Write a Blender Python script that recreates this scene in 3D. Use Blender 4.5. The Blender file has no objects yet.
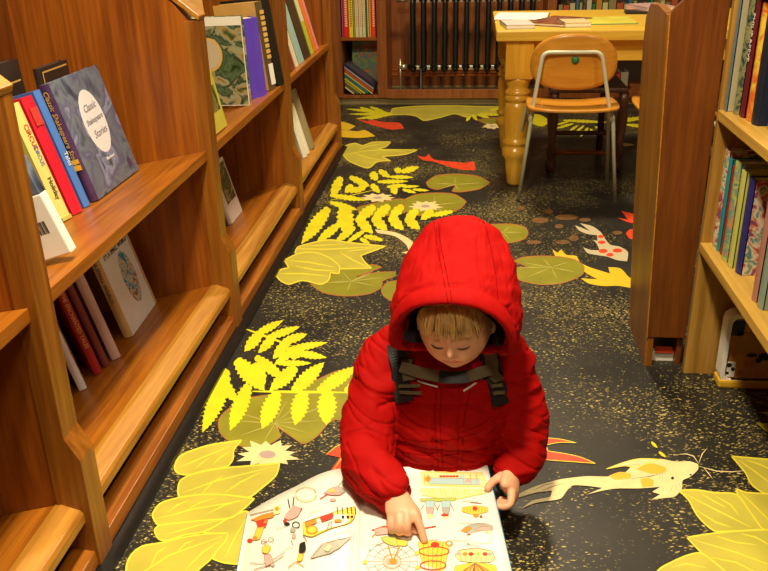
import bpy, bmesh, math, random
from mathutils import Vector, Matrix, noise
from mathutils.bvhtree import BVHTree
from mathutils.geometry import tessellate_polygon
random.seed(7)
PI = math.pi
V = Vector
sc = bpy.context.scene
COL = sc.collection

# ------------------------------------------------------------------ camera
FL = 840.0; CX, CY = 384.0, 285.5; HC = 1.2
_F = V((91, -370.5, FL)).normalized()
_D = V((46, 1914.5, FL)); _D = (_D - _F * _D.dot(_F)).normalized()
_R = _D.cross(_F)
def to_world(v): return V((v.dot(_R), v.dot(_F), -v.dot(_D)))
EYE = V((0, 0, HC))
cam_d = bpy.data.cameras.new('camera'); cam = bpy.data.objects.new('camera', cam_d); COL.objects.link(cam)
cr, cd, cf = to_world(V((1, 0, 0))), to_world(V((0, 1, 0))), to_world(V((0, 0, 1)))
m = Matrix.Identity(4)
for i in range(3):
    m[i][0] = cr[i]; m[i][1] = -cd[i]; m[i][2] = -cf[i]; m[i][3] = EYE[i]
cam.matrix_world = m
cam_d.sensor_width = 36; cam_d.sensor_fit = 'HORIZONTAL'; cam_d.lens = FL / 768 * 36
cam_d.clip_start = 0.05
sc.camera = cam
def ray(x, y): return to_world(V((x - CX, y - CY, FL))).normalized()
def on_z(x, y, z=0.0):
    r = ray(x, y); return EYE + r * ((z - HC) / r.z)
def on_y(x, y, yy):
    r = ray(x, y); return EYE + r * (yy / r.y)

# ------------------------------------------------------------------ materials
def new_mat(name):
    mt = bpy.data.materials.new(name); mt.use_nodes = True
    return mt, mt.node_tree.nodes, mt.node_tree.links, mt.node_tree.nodes['Principled BSDF']
def plain(name, col, rough=0.5, metal=0.0, var=0.0, vs=20.0, bump=0.0, spec=0.5, sheen=0.0):
    mt, N, L, B = new_mat(name)
    B.inputs['Roughness'].default_value = rough; B.inputs['Metallic'].default_value = metal
    B.inputs['Specular IOR Level'].default_value = spec
    if sheen: B.inputs['Sheen Weight'].default_value = sheen
    B.inputs['Base Color'].default_value = (*col, 1)
    if var or bump:
        tc = N.new('ShaderNodeTexCoord'); nz = N.new('ShaderNodeTexNoise'); nz.inputs['Scale'].default_value = vs
        nz.inputs['Detail'].default_value = 4
        L.new(tc.outputs['Object'], nz.inputs['Vector'])
        if var:
            rp = N.new('ShaderNodeValToRGB')
            rp.color_ramp.elements[0].position = .3; rp.color_ramp.elements[1].position = .7
            rp.color_ramp.elements[0].color = (*[max(0, c * (1 - var)) for c in col], 1)
            rp.color_ramp.elements[1].color = (*[min(1, c * (1 + var)) for c in col], 1)
            L.new(nz.outputs['Fac'], rp.inputs['Fac']); L.new(rp.outputs['Color'], B.inputs['Base Color'])
        if bump:
            bp = N.new('ShaderNodeBump'); bp.inputs['Strength'].default_value = bump; bp.inputs['Distance'].default_value = .004
            L.new(nz.outputs['Fac'], bp.inputs['Height']); L.new(bp.outputs['Normal'], B.inputs['Normal'])
    return mt
def wood(name, c1, c2, axis='Z', rough=0.38, scale=1.0, coat=0.04, contrast=(.36, .66)):
    mt, N, L, B = new_mat(name)
    tc = N.new('ShaderNodeTexCoord'); mp = N.new('ShaderNodeMapping')
    s = {'X': (1.2, 22, 22), 'Y': (22, 1.2, 22), 'Z': (22, 22, 1.2)}[axis]
    mp.inputs['Scale'].default_value = [a * scale for a in s]
    L.new(tc.outputs['Object'], mp.inputs['Vector'])
    n1 = N.new('ShaderNodeTexNoise'); n1.inputs['Scale'].default_value = 1.0; n1.inputs['Detail'].default_value = 5
    n1.inputs['Distortion'].default_value = 1.2
    L.new(mp.outputs['Vector'], n1.inputs['Vector'])
    mp2 = N.new('ShaderNodeMapping'); s2 = [a * 5 * scale for a in s]; mp2.inputs['Scale'].default_value = s2
    L.new(tc.outputs['Object'], mp2.inputs['Vector'])
    n2 = N.new('ShaderNodeTexNoise'); n2.inputs['Scale'].default_value = 1.0; n2.inputs['Detail'].default_value = 3
    L.new(mp2.outputs['Vector'], n2.inputs['Vector'])
    mx = N.new('ShaderNodeMath'); mx.operation = 'MULTIPLY_ADD'; mx.inputs[1].default_value = .35
    L.new(n2.outputs['Fac'], mx.inputs[0]); 
    ml = N.new('ShaderNodeMath'); ml.operation = 'MULTIPLY'; ml.inputs[1].default_value = .65
    L.new(n1.outputs['Fac'], ml.inputs[0]); L.new(ml.outputs[0], mx.inputs[2])
    rp = N.new('ShaderNodeValToRGB'); rp.color_ramp.elements[0].position = contrast[0]; rp.color_ramp.elements[1].position = contrast[1]
    rp.color_ramp.elements[0].color = (*c1, 1); rp.color_ramp.elements[1].color = (*c2, 1)
    L.new(mx.outputs[0], rp.inputs['Fac']); L.new(rp.outputs['Color'], B.inputs['Base Color'])
    B.inputs['Roughness'].default_value = rough; B.inputs['Coat Weight'].default_value = coat; B.inputs['Coat Roughness'].default_value = .25
    bp = N.new('ShaderNodeBump'); bp.inputs['Strength'].default_value = .12; bp.inputs['Distance'].default_value = .002
    L.new(mx.outputs[0], bp.inputs['Height']); L.new(bp.outputs['Normal'], B.inputs['Normal'])
    return mt
def art(name, cols, scale=14.0, rough=0.35, stretch=(1, 1, 1)):
    """printed cover picture: hard patches of several colours"""
    mt, N, L, B = new_mat(name)
    tc = N.new('ShaderNodeTexCoord'); mp = N.new('ShaderNodeMapping'); mp.inputs['Scale'].default_value = stretch
    L.new(tc.outputs['Object'], mp.inputs['Vector'])
    nz = N.new('ShaderNodeTexNoise'); nz.inputs['Scale'].default_value = scale; nz.inputs['Detail'].default_value = 3.5
    nz.inputs['Distortion'].default_value = .8
    L.new(mp.outputs['Vector'], nz.inputs['Vector'])
    rp = N.new('ShaderNodeValToRGB'); e = rp.color_ramp.elements
    n = len(cols)
    e[0].position = .30; e[0].color = (*cols[0], 1); e[1].position = .70; e[1].color = (*cols[-1], 1)
    for i in range(1, n - 1):
        q = e.new(.30 + .40 * i / (n - 1)); q.color = (*cols[i], 1)
    L.new(nz.outputs['Fac'], rp.inputs['Fac']); L.new(rp.outputs['Color'], B.inputs['Base Color'])
    B.inputs['Roughness'].default_value = rough
    return mt

def floor_mat():
    mt, N, L, B = new_mat('speckled_floor')
    tc = N.new('ShaderNodeTexCoord')
    base = N.new('ShaderNodeTexNoise'); base.inputs['Scale'].default_value = 3; base.inputs['Detail'].default_value = 6
    L.new(tc.outputs['Object'], base.inputs['Vector'])
    rb = N.new('ShaderNodeValToRGB'); rb.color_ramp.elements[0].position = .35; rb.color_ramp.elements[1].position = .7
    rb.color_ramp.elements[0].color = (.012, .0115, .010, 1); rb.color_ramp.elements[1].color = (.034, .031, .025, 1)
    L.new(base.outputs['Fac'], rb.inputs['Fac'])
    prev = rb.outputs['Color']
    dens = N.new('ShaderNodeTexNoise'); dens.inputs['Scale'].default_value = 2.2; dens.inputs['Detail'].default_value = 2
    L.new(tc.outputs['Object'], dens.inputs['Vector'])
    for k, (sc_, rot, st, thr, colr, amt) in enumerate([
            (75, .5, 2.6, .27, (.46, .36, .10), .93), (95, 2.0, 2.4, .26, (.34, .27, .08), .92),
            (55, 1.2, 1.5, .20, (.55, .43, .13), .99), (150, .2, 1.5, .30, (.12, .10, .045), .85)]):
        mp = N.new('ShaderNodeMapping'); mp.inputs['Rotation'].default_value = (0, 0, rot)
        mp.inputs['Scale'].default_value = (sc_, sc_ * st, .01); mp.inputs['Location'].default_value = (k * 3.1, k * 1.7, 0)
        wp = N.new('ShaderNodeTexNoise'); wp.inputs['Scale'].default_value = 9
        L.new(tc.outputs['Object'], wp.inputs['Vector'])
        av = N.new('ShaderNodeVectorMath'); av.operation = 'MULTIPLY_ADD'; av.inputs[1].default_value = (.05, .05, 0)
        L.new(wp.outputs['Color'], av.inputs[0]); L.new(tc.outputs['Object'], av.inputs[2])
        L.new(av.outputs[0], mp.inputs['Vector'])
        vo = N.new('ShaderNodeTexVoronoi'); vo.inputs['Scale'].default_value = 1.0; vo.voronoi_dimensions = '2D'
        L.new(mp.outputs['Vector'], vo.inputs['Vector'])
        lt = N.new('ShaderNodeMath'); lt.operation = 'LESS_THAN'; lt.inputs[1].default_value = thr
        L.new(vo.outputs['Distance'], lt.inputs[0])
        sp = N.new('ShaderNodeSeparateColor'); L.new(vo.outputs['Color'], sp.inputs[0])
        # random keep, denser where the density noise is high
        ad = N.new('ShaderNodeMath'); ad.operation = 'MULTIPLY_ADD'; ad.inputs[1].default_value = 1.3; ad.inputs[2].default_value = -.62
        L.new(dens.outputs['Fac'], ad.inputs[0])
        a2 = N.new('ShaderNodeMath'); a2.operation = 'ADD'; L.new(sp.outputs[0], a2.inputs[0]); L.new(ad.outputs[0], a2.inputs[1])
        gt = N.new('ShaderNodeMath'); gt.operation = 'GREATER_THAN'; gt.inputs[1].default_value = amt
        L.new(a2.outputs[0], gt.inputs[0])
        mu = N.new('ShaderNodeMath'); mu.operation = 'MULTIPLY'; L.new(lt.outputs[0], mu.inputs[0]); L.new(gt.outputs[0], mu.inputs[1])
        mix = N.new('ShaderNodeMix'); mix.data_type = 'RGBA'; mix.inputs['B'].default_value = (*colr, 1)
        L.new(mu.outputs[0], mix.inputs['Factor']); L.new(prev, mix.inputs['A']); prev = mix.outputs['Result']
    L.new(prev, B.inputs['Base Color'])
    B.inputs['Roughness'].default_value = .42
    B.inputs['Specular IOR Level'].default_value = .4
    return mt

M = {}
def W(k, *a, **kw): M[k] = wood(k, *a, **kw)
CH1, CH2 = (.17, .040, .003), (.37, .105, .007)
W('cherry_z', CH1, CH2, 'Z'); W('cherry_y', (.22, .058, .004), (.45, .150, .010), 'Y'); W('cherry_x', CH1, CH2, 'X')
W('cherry_edge', (.30, .11, .010), (.55, .26, .035), 'Y'); W('stile', (.17, .05, .004), (.36, .13, .011), 'Z')
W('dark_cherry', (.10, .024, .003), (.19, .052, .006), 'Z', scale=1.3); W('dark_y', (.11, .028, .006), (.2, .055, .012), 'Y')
W('oak_z', (.30, .15, .022), (.52, .29, .06), 'Z'); W('oak_y', (.40, .22, .03), (.66, .40, .08), 'Y')
W('pine_x', (.62, .36, .035), (.80, .53, .07), 'X', rough=.3); W('pine_z', (.60, .29, .020), (.76, .43, .04), 'Z', rough=.3, coat=.4)
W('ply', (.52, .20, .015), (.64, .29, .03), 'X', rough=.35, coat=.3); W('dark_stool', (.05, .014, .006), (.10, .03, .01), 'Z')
W('back_wood', (.17, .045, .010), (.32, .10, .02), 'Z')
M['floor'] = floor_mat()
def P(k, *a, **kw): M[k] = plain(k, *a, **kw)
P('pale_leaf', (.50, .44, .055), .45, var=.12, vs=9); P('pale_line', (.78, .66, .05), .45)
P('fern', (.72, .66, .012), .45, var=.10, vs=14); P('pad', (.25, .235, .014), .45, var=.14, vs=10); P('pad_line', (.45, .40, .10), .5)
P('pad_rim', (.40, .14, .03), .5)
P('cream', (.80, .65, .32), .45, var=.08, vs=30); P('lilac', (.45, .33, .30), .5); P('koi_orange', (.85, .45, .03), .45); P('koi_red', (.75, .06, .015), .45, var=.2, vs=30)
P('koi_gold', (.78, .50, .02), .45); P('ink', (.02, .018, .015), .5); P('tan_patch', (.16, .07, .015), .6, var=.3, vs=30); P('grey_cream', (.55, .47, .30), .5)
P('black_strip', (.006, .006, .006), .35)
P('chrome', (.56, .57, .44), .38, metal=.15); P('green_dot', (.03, .16, .05), .5)
P('radiator_black', (.006, .007, .008), .42); P('copper', (.55, .16, .04), .35, metal=.4); P('brass', (.6, .55, .4), .3, metal=.8)
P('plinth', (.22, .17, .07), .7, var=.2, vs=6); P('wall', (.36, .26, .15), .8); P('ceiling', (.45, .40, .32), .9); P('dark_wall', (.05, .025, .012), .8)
P('paper', (.86, .83, .72), .6); P('page_white', (.86, .84, .76), .45); P('skin', (.78, .40, .24), .5, var=.07, vs=18)
P('lip', (.66, .17, .12), .45); P('hair_a', (.62, .39, .13), .5, var=.35, vs=60); P('lash', (.08, .035, .015), .7); P('jeans', (.04, .06, .11), .85, var=.2, vs=200)
P('brow', (.42, .22, .09), .7); P('shoe', (.08, .05, .04), .6); P('lining', (.012, .012, .014), .9)
P('strap_black', (.008, .008, .009), .7, bump=.3, vs=300); P('webbing', (.13, .105, .06), .75, bump=.4, vs=400); P('buckle', (.006, .006, .006), .3)
P('piping', (.62, .60, .58), .35); P('seam', (.17, .002, .0015), 1.0, spec=0)
P('rib', (.30, .004, .003), .8, spec=.1)
def jacket_mat():
    mt = plain('jacket_red', (.36, .0025, .002), .75, bump=.25, vs=45, spec=.10); return mt
M['jacket'] = jacket_mat()

# ------------------------------------------------------------------ objects
def tag(o, label=None, cat=None, group=None, kind=None):
    if label: o['label'] = label
    if cat: o['category'] = cat
    if group: o['group'] = group
    if kind: o['kind'] = kind
    return o
def empty(name, loc, label=None, cat=None, group=None, rot=None):
    o = bpy.data.objects.new(name, None); COL.objects.link(o); o.empty_display_size = .05
    if rot is not None:
        mm = rot.to_4x4(); mm.translation = loc; o.matrix_world = mm
    else: o.location = loc
    WORLD[o.name] = o.matrix_basis.copy()
    return tag(o, label, cat, group)
WORLD = {}
class MB:
    def __init__(s): s.v = []; s.f = []; s.mi = []; s.mats = []; s.sm = []
    def mid(s, mt):
        if mt not in s.mats: s.mats.append(mt)
        return s.mats.index(mt)
    def add(s, vs, fs, mt, smooth=False):
        b = len(s.v); s.v += [tuple(v) for v in vs]; k = s.mid(mt)
        for f in fs: s.f.append([i + b for i in f]); s.mi.append(k); s.sm.append(smooth)
        return s
    def bm(s, bm, mt, smooth=False):
        bm.verts.index_update()
        s.add([v.co[:] for v in bm.verts], [[v.index for v in f.verts] for f in bm.faces], mt, smooth); bm.free(); return s
    def box(s, a, b, mt, bev=0.0, mat=None):
        a = V(a); b = V(b); bm = bmesh.new(); bmesh.ops.create_cube(bm, size=1)
        for v in bm.verts: v.co = V([(a[i] + b[i]) / 2 + v.co[i] * abs(b[i] - a[i]) for i in range(3)])
        if bev: bmesh.ops.bevel(bm, geom=bm.edges[:], offset=bev, segments=2, affect='EDGES', profile=.6)
        if mat: bmesh.ops.transform(bm, matrix=mat, verts=bm.verts)
        return s.bm(bm, mt, False)
    def prism(s, pts, ext, mt, bev=0.0):
        """polygon pts (3D, planar) extruded by vector ext"""
        bm = bmesh.new(); vs = [bm.verts.new(p) for p in pts]; f = bm.faces.new(vs)
        r = bmesh.ops.extrude_face_region(bm, geom=[f]); vv = [g for g in r['geom'] if isinstance(g, bmesh.types.BMVert)]
        bmesh.ops.translate(bm, vec=V(ext), verts=vv)
        bmesh.ops.recalc_face_normals(bm, faces=bm.faces)
        if bev: bmesh.ops.bevel(bm, geom=bm.edges[:], offset=bev, segments=2, affect='EDGES', profile=.6)
        return s.bm(bm, mt)
    def rings(s, rings, mt, cap=True, smooth=True, closed=True):
        n = len(rings[0]); vs = [p for r in rings for p in r]; fs = []
        for i in range(len(rings) - 1):
            for j in range(n if closed else n - 1):
                k = (j + 1) % n; fs.append([i * n + j, i * n + k, (i + 1) * n + k, (i + 1) * n + j])
        if cap and closed:
            fs.append(list(range(n))[::-1]); fs.append([(len(rings) - 1) * n + j for j in range(n)])
        return s.add(vs, fs, mt, smooth)
    def tube(s, pts, rad, mt, seg=10, cap=True, flat=1.0, up=None):
        pts = [V(p) for p in pts]; n = len(pts)
        if not hasattr(rad, '__len__'): rad = [rad] * n
        rs = []; prev = None
        for i in range(n):
            t = (pts[min(i + 1, n - 1)] - pts[max(i - 1, 0)]).normalized()
            if prev is None:
                a = V(up) if up is not None else (V((0, 0, 1)) if abs(t.z) < .9 else V((1, 0, 0)))
            else: a = prev
            x = (a - t * a.dot(t)).normalized(); y = t.cross(x); prev = x
            rs.append([pts[i] + (x * math.cos(q) * flat + y * math.sin(q)) * rad[i] for q in [2 * PI * j / seg for j in range(seg)]])
        return s.rings(rs, mt, cap)
    def lathe(s, c, prof, mt, seg=24):
        c = V(c); return s.rings([[c + V((r * math.cos(2 * PI * j / seg), r * math.sin(2 * PI * j / seg), z)) for j in range(seg)] for r, z in prof], mt)
    def ball(s, c, r, mt, sx=1, sy=1, sz=1, seg=16):
        bm = bmesh.new(); bmesh.ops.create_uvsphere(bm, u_segments=seg, v_segments=seg // 2 + 2, radius=r)
        for v in bm.verts: v.co = V((v.co.x * sx, v.co.y * sy, v.co.z * sz)) + V(c)
        return s.bm(bm, mt, True)
    def build(s, name, parent=None, local=False, kind=None, label=None, cat=None, group=None, autosmooth=False):
        me = bpy.data.meshes.new(name); 
        vs = [V(v) for v in s.v]
        o = bpy.data.objects.new(name, me); COL.objects.link(o)
        if parent is not None:
            if not local:
                wm = WORLD[parent.name].inverted(); vs = [wm @ v for v in vs]
            o.parent = parent
            WORLD[o.name] = WORLD[parent.name].copy()
        else:
            if not local:
                lo = V([min(v[i] for v in vs) for i in range(3)]); hi = V([max(v[i] for v in vs) for i in range(3)])
                c = V(((lo.x + hi.x) / 2, (lo.y + hi.y) / 2, lo.z)); vs = [v - c for v in vs]; o.location = c
                WORLD[o.name] = Matrix.Translation(c)
            else: WORLD[o.name] = Matrix.Identity(4)
        me.from_pydata([v[:] for v in vs], [], s.f)
        for mt in s.mats: me.materials.append(mt if not isinstance(mt, str) else M[mt])
        me.polygons.foreach_set('material_index', s.mi); me.polygons.foreach_set('use_smooth', s.sm)
        me.update()
        return tag(o, label, cat, group, kind)

# ------------------------------------------------------------------ room shell
mb = MB()
mb.add([(-3, -2.5, 0), (3.4, -2.5, 0), (3.4, 6.4, 0), (-3, 6.4, 0)], [[0, 1, 2, 3]], 'floor')
LAYER = [0]; LSTEP = [.000005]
def smooth_poly(pts, n=4):
    out = []; k = len(pts); P_ = [V(q) for q in pts]; T_ = []
    for i in range(k):
        a, b, c = P_[i - 1], P_[i], P_[(i + 1) % k]; u, w = b - a, c - b
        if u.length < 1e-6 or w.length < 1e-6: T_.append(V((0, 0))); continue
        cs = u.normalized().dot(w.normalized())
        T_.append((u.normalized() + w.normalized()) * .5 * min(u.length, w.length) * max(0, min(1, (cs - .1) / .5)))
    for i in range(k):
        p1, p2, m1, m2 = P_[i], P_[(i + 1) % k], T_[i], T_[(i + 1) % k]
        for t in [j / n for j in range(n)]:
            t2, t3 = t * t, t * t * t
            out.append(tuple(p1 * (2 * t3 - 3 * t2 + 1) + m1 * (t3 - 2 * t2 + t) + p2 * (3 * t2 - 2 * t3) + m2 * (t3 - t2)))
    return out
def lay(mbq, pts, mt, surf, thick=.0001):
    """flat painted patch: pts in photograph coordinates, dropped onto a real surface"""
    LAYER[0] += 1; dz = .0003 + LSTEP[0] * LAYER[0]
    w = [surf(x, y) for x, y in pts]
    vs = [(p.x, p.y, p.z + dz) for p in w]
    a = sum(vs[i][0] * vs[(i + 1) % len(vs)][1] - vs[(i + 1) % len(vs)][0] * vs[i][1] for i in range(len(vs)))
    if a < 0: vs = vs[::-1]
    tri = tessellate_polygon([[V((v[0], v[1], 0)) for v in vs]]); fs = []
    for t in tri:
        A, B, C = [V(vs[i][:2]) for i in t]; cr_ = (B - A).cross(C - A)
        fs.append(list(t) if cr_ > 0 else list(t)[::-1])
    mbq.add(vs, fs, mt)
def ribbon(mbq, pts, w, mt, surf, taper=True):
    n = len(pts); L = []; R = []
    for i in range(n):
        a = V(pts[max(i - 1, 0)]); b = V(pts[min(i + 1, n - 1)]); t = (b - a); t = t.normalized() if t.length else V((1, 0)); nn = V((-t.y, t.x))
        ww = w * (1 - .75 * abs(2 * i / max(1, n - 1) - 1) ** 2 if taper else 1) / 2
        p = V(pts[i]); L.append(tuple(p + nn * ww)); R.append(tuple(p - nn * ww))
    LAYER[0] += 1; dz = .0003 + LSTEP[0] * LAYER[0]
    q = [surf(x, y) for x, y in L + R]; q = [(p.x, p.y, p.z + dz) for p in q]
    mbq.add(q, [[i, n + i, n + i + 1, i + 1] for i in range(n - 1)], mt)
def Zc(x0, y0, k, pts): return [(x0 + x / k, y0 + y / k) for x, y in pts]
fl = lambda x, y: on_z(x, y, 0)
def leaf(pts, mt='pale_leaf', line='pale_line', lw=1.6, veins=True):
    sp = smooth_poly(pts, 4); lay(mb, sp, mt, fl)
    if line: ribbon(mb, sp + [sp[0]], lw, line, fl, taper=False)
def vein(pts, w=1.3, mt='pale_line'):
    n = len(pts); out = []
    for i in range(n - 1):
        for t in (0, .5): out.append(tuple(V(pts[i]).lerp(V(pts[i + 1]), t)))
    out.append(pts[-1]); ribbon(mb, out, w, mt, fl)
def leaflet(a, b, w, mt='fern', serr=True):
    a = V(a); b = V(b); d = b - a; n = V((-d.y, d.x)).normalized(); K = max(6, int(d.length / 2.2)); L = []; R = []
    for i in range(K + 1):
        t = i / K; ww = w / 2 * (math.sin(PI * min(1, t * .92 + .10)) ** .75)
        if serr: ww *= 1.0 + (.16 if i % 2 else -.16)
        L.append(tuple(a + d * t + n * ww)); R.append(tuple(a + d * t - n * ww))
    lay(mb, L + R[::-1], mt, fl)
def lotus(c, rx, ry, n=15, rot=0):
    pts = []
    for i in range(2 * n):
        q = 2 * PI * i / (2 * n) + rot; r = 1.0 if i % 2 == 0 else .68
        r *= 1 + .1 * math.sin(5 * q)
        pts.append((c[0] + rx * r * math.cos(q), c[1] + ry * r * math.sin(q)))
    lay(mb, pts, 'cream', fl)
    for i in range(n):
        q = 2 * PI * i / n + rot
        ribbon(mb, [(c[0] + rx * .35 * math.cos(q), c[1] + ry * .35 * math.sin(q)), (c[0] + rx * .8 * math.cos(q), c[1] + ry * .8 * math.sin(q))], .5, 'koi_gold', fl)
    lay(mb, [(c[0] + rx * .27 * math.cos(2 * PI * i / 12), c[1] + ry * .27 * math.sin(2 * PI * i / 12)) for i in range(12)], 'lilac', fl)
def dot(c, rx, ry, mt, n=12): lay(mb, [(c[0] + rx * math.cos(2 * PI * i / n), c[1] + ry * math.sin(2 * PI * i / n)) for i in range(n)], mt, fl)
def pad(pts, ctr=None):
    sp = smooth_poly(pts, 3); lay(mb, sp, 'pad', fl); ribbon(mb, sp + [sp[0]], .9, 'pad_rim', fl, taper=False)
    if ctr:
        for p in pts[::2]:
            e = V(ctr).lerp(V(p), .72); vein([ctr, tuple(e)], .8, 'pad_line')
# --- far end
A6 = lambda p: Zc(330, 90, 4, p)
leaf(A6([(250, 75), (330, 66), (420, 63), (500, 63), (600, 66), (700, 68), (700, 98), (600, 100), (545, 108), (500, 95), (440, 110), (375, 122), (345, 105), (300, 98), (240, 100)]), lw=.8)
for a, b, w in [((250, 95), (60, 75), 12), ((240, 98), (70, 96), 10), ((250, 98), (100, 116), 12), ((230, 100), (150, 118), 10), ((120, 70), (200, 95), 12), ((160, 68), (230, 92), 12),
                ((560, 105), (545, 125), 14), ((570, 100), (590, 122), 14), ((590, 98), (640, 112), 12), ((600, 95), (690, 100), 12), ((640, 80), (700, 75), 12)]:
    leaflet(*Zc(330, 90, 4, [a, b]), w / 4)
pad(A6([(590, 120), (640, 112), (700, 110), (700, 138), (640, 140)]))
lotus(A6([(650, 145)])[0], 11, 3, 9)
leaf(A6([(105, 115), (150, 124), (165, 118), (210, 128), (280, 132), (297, 155), (240, 158), (200, 148), (150, 135)]), 'koi_red', None)
leaf(A6([(40, 158), (110, 165), (140, 160), (182, 185), (120, 192), (40, 188)]), 'koi_gold', None)
leaf(A6([(40, 125), (70, 132), (102, 144), (75, 160), (40, 155)]), 'koi_gold', None)
leaf(A6([(48, 250), (60, 225), (100, 213), (130, 222), (170, 209), (243, 208), (225, 226), (190, 238), (352, 240), (300, 258), (208, 266), (243, 284), (190, 287), (155, 312), (110, 300), (70, 280)]), lw=.9)
vein(A6([(60, 260), (130, 245), (200, 240), (300, 246)]), .8); vein(A6([(110, 240), (150, 225), (220, 213)]), .8); vein(A6([(100, 255), (150, 270), (200, 280)]), .8)
leaf(A6([(348, 262), (380, 268), (395, 256), (415, 278), (480, 286), (540, 292), (575, 284), (583, 320), (530, 320), (470, 305), (410, 286), (370, 280)]), 'koi_red', None)
pad(A6([(385, 370), (420, 345), (500, 336), (590, 345), (640, 370), (600, 395), (520, 408), (488, 405), (503, 380), (470, 386), (430, 398), (395, 388)]), A6([(500, 378)])[0])
pad(A6([(110, 470), (200, 448), (290, 436), (340, 460), (300, 490), (200, 505), (120, 498)]))
pad(A6([(295, 440), (340, 420), (420, 412), (500, 418), (545, 447), (520, 475), (460, 495), (380, 505), (310, 490)]), A6([(415, 460)])[0])
lotus(A6([(382, 465)])[0], 17, 5.6, 11, .2); lotus(A6([(190, 431)])[0], 18, 4.6, 10)
for a, b, w in [((0, 442), (200, 395), 3), ((285, 328), (357, 308), 24), ((285, 325), (255, 318), 24), ((195, 322), (242, 350), 24), ((240, 348), (335, 350), 15), ((165, 330), (190, 362), 34), ((190, 368), (315, 365), 16),
                ((150, 372), (100, 412), 28), ((165, 378), (200, 412), 26), ((228, 388), (310, 380), 16), ((250, 388), (265, 418), 30), ((290, 398), (345, 412), 14), ((330, 398), (398, 403), 11),
                ((290, 388), (360, 385), 11), ((0, 422), (150, 442), 20), ((0, 450), (112, 480), 22), ((60, 398), (132, 402), 26), ((45, 348), (5, 430), 38), ((78, 348), (160, 385), 26), ((90, 380), (60, 412), 28)]:
    leaflet(*A6([a, b]), w / 4)
A5 = lambda p: Zc(265, 180, 4, p)
for a, b, w in [((255, 112), (145, 257), 52), ((315, 100), (330, 225), 66), ((300, 175), (205, 250), 34), ((360, 188), (280, 250), 30), ((398, 203), (325, 252), 20), ((395, 225), (470, 238), 20), ((380, 235), (420, 255), 18),
                ((440, 105), (362, 165), 40), ((366, 150), (432, 215), 40), ((498, 102), (430, 160), 40), ((430, 150), (490, 203), 40), ((552, 102), (497, 156), 36), ((497, 148), (555, 200), 40),
                ((612, 120), (560, 160), 34), ((562, 152), (620, 198), 38), ((672, 122), (622, 160), 32), ((750, 127), (650, 145), 20), ((470, 242), (420, 228), 16)]:
    leaflet(*A5([a, b]), w / 4)
leaf(A5([(440, 198), (520, 210), (575, 235), (600, 262), (598, 300), (545, 292), (575, 284), (565, 260), (520, 226), (450, 212)]), 'cream', None)
pad(A5([(180, 415), (230, 450), (320, 465), (420, 455), (465, 430), (470, 405), (520, 385), (522, 368), (450, 370), (368, 386), (468, 350), (430, 339), (300, 360), (262, 385), (240, 415)]), A5([(345, 405)])[0])
pad(A5([(465, 440), (490, 410), (545, 405), (600, 430), (560, 480), (510, 485), (475, 465)]))
leaf(A5([(120, 292), (130, 270), (180, 254), (260, 240), (330, 250), (482, 266), (430, 286), (383, 303), (400, 330), (427, 353), (300, 356), (200, 350)]), lw=1.2)
leaf(A5([(45, 382), (62, 360), (95, 352), (78, 322), (130, 296), (190, 290), (250, 308), (298, 345), (296, 375), (262, 372), (255, 400), (225, 418), (150, 403), (95, 418), (60, 402)]), lw=1.2)
vein(A5([(95, 322), (180, 330), (280, 350)])); vein(A5([(60, 375), (150, 375), (250, 385)])); vein(A5([(130, 275), (240, 278), (450, 268)])); vein(A5([(300, 290), (350, 320), (410, 348)])); vein(A5([(120, 345), (200, 360), (285, 365)]))
vein(A5([(160, 265), (220, 262), (300, 258)]), 1); vein(A5([(330, 285), (380, 280), (430, 272)]), 1)
A7 = lambda p: Zc(480, 180, 4, p)
pad(A7([(20, 185), (60, 178), (130, 178), (180, 190), (192, 210), (180, 235), (130, 250), (70, 256), (-30, 250)]), A7([(90, 210)])[0])
leaf(A7([(290, 278), (310, 292), (325, 278), (345, 300), (385, 305), (400, 330), (440, 350), (520, 375), (513, 350), (562, 355), (600, 392), (680, 405), (680, 440), (600, 432), (550, 424), (490, 425), (430, 413), (404, 394), (470, 398), (420, 370), (395, 340), (360, 320), (305, 310)]), 'koi_gold', None)
vein(A7([(300, 290), (350, 312), (400, 335), (500, 385)]), .8, 'pale_line')
pad(A7([(135, 325), (170, 310), (240, 305), (320, 308), (380, 320), (415, 345), (412, 375), (380, 395), (320, 415), (240, 419), (160, 402), (130, 382), (60, 350), (200, 352)]), A7([(285, 350)])[0])
leaf(A7([(380, 182), (440, 205), (400, 174), (450, 186), (485, 212), (503, 240), (522, 260), (560, 268), (592, 290), (588, 326), (550, 322), (510, 308), (480, 303), (430, 293), (413, 270), (440, 280), (478, 282), (466, 255), (450, 240), (470, 244), (468, 222), (430, 217), (395, 202)]), 'grey_cream', None)
for c, a, b in [((483, 227), 3.2, 1.7), ((487, 250), 4, 1.8), ((492, 285), 4.6, 2.2), ((550, 283), 5, 2.2), ((520, 300), 3.8, 1.9)]: dot(A7([c])[0], a, b, 'koi_red')
leaf(A7([(550, 152), (592, 160), (565, 124), (680, 155), (680, 185), (600, 172)]), 'koi_red', None); leaf(A7([(583, 215), (600, 198), (680, 200), (680, 250), (600, 236)]), 'koi_red', None)
for c, a, b in [((165, 115), 4, 2), ((275, 127), 4.5, 2.6), ((240, 162), 9, 3), ((316, 186), 4.5, 2.2), ((375, 234), 5, 3), ((215, 250), 8, 2), ((345, 150), 12, 3), ((420, 160), 6, 2), ((330, 250), 8, 2), ((550, 212), 5, 2)]: dot(A7([c])[0], a, b, 'tan_patch', 9)
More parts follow.
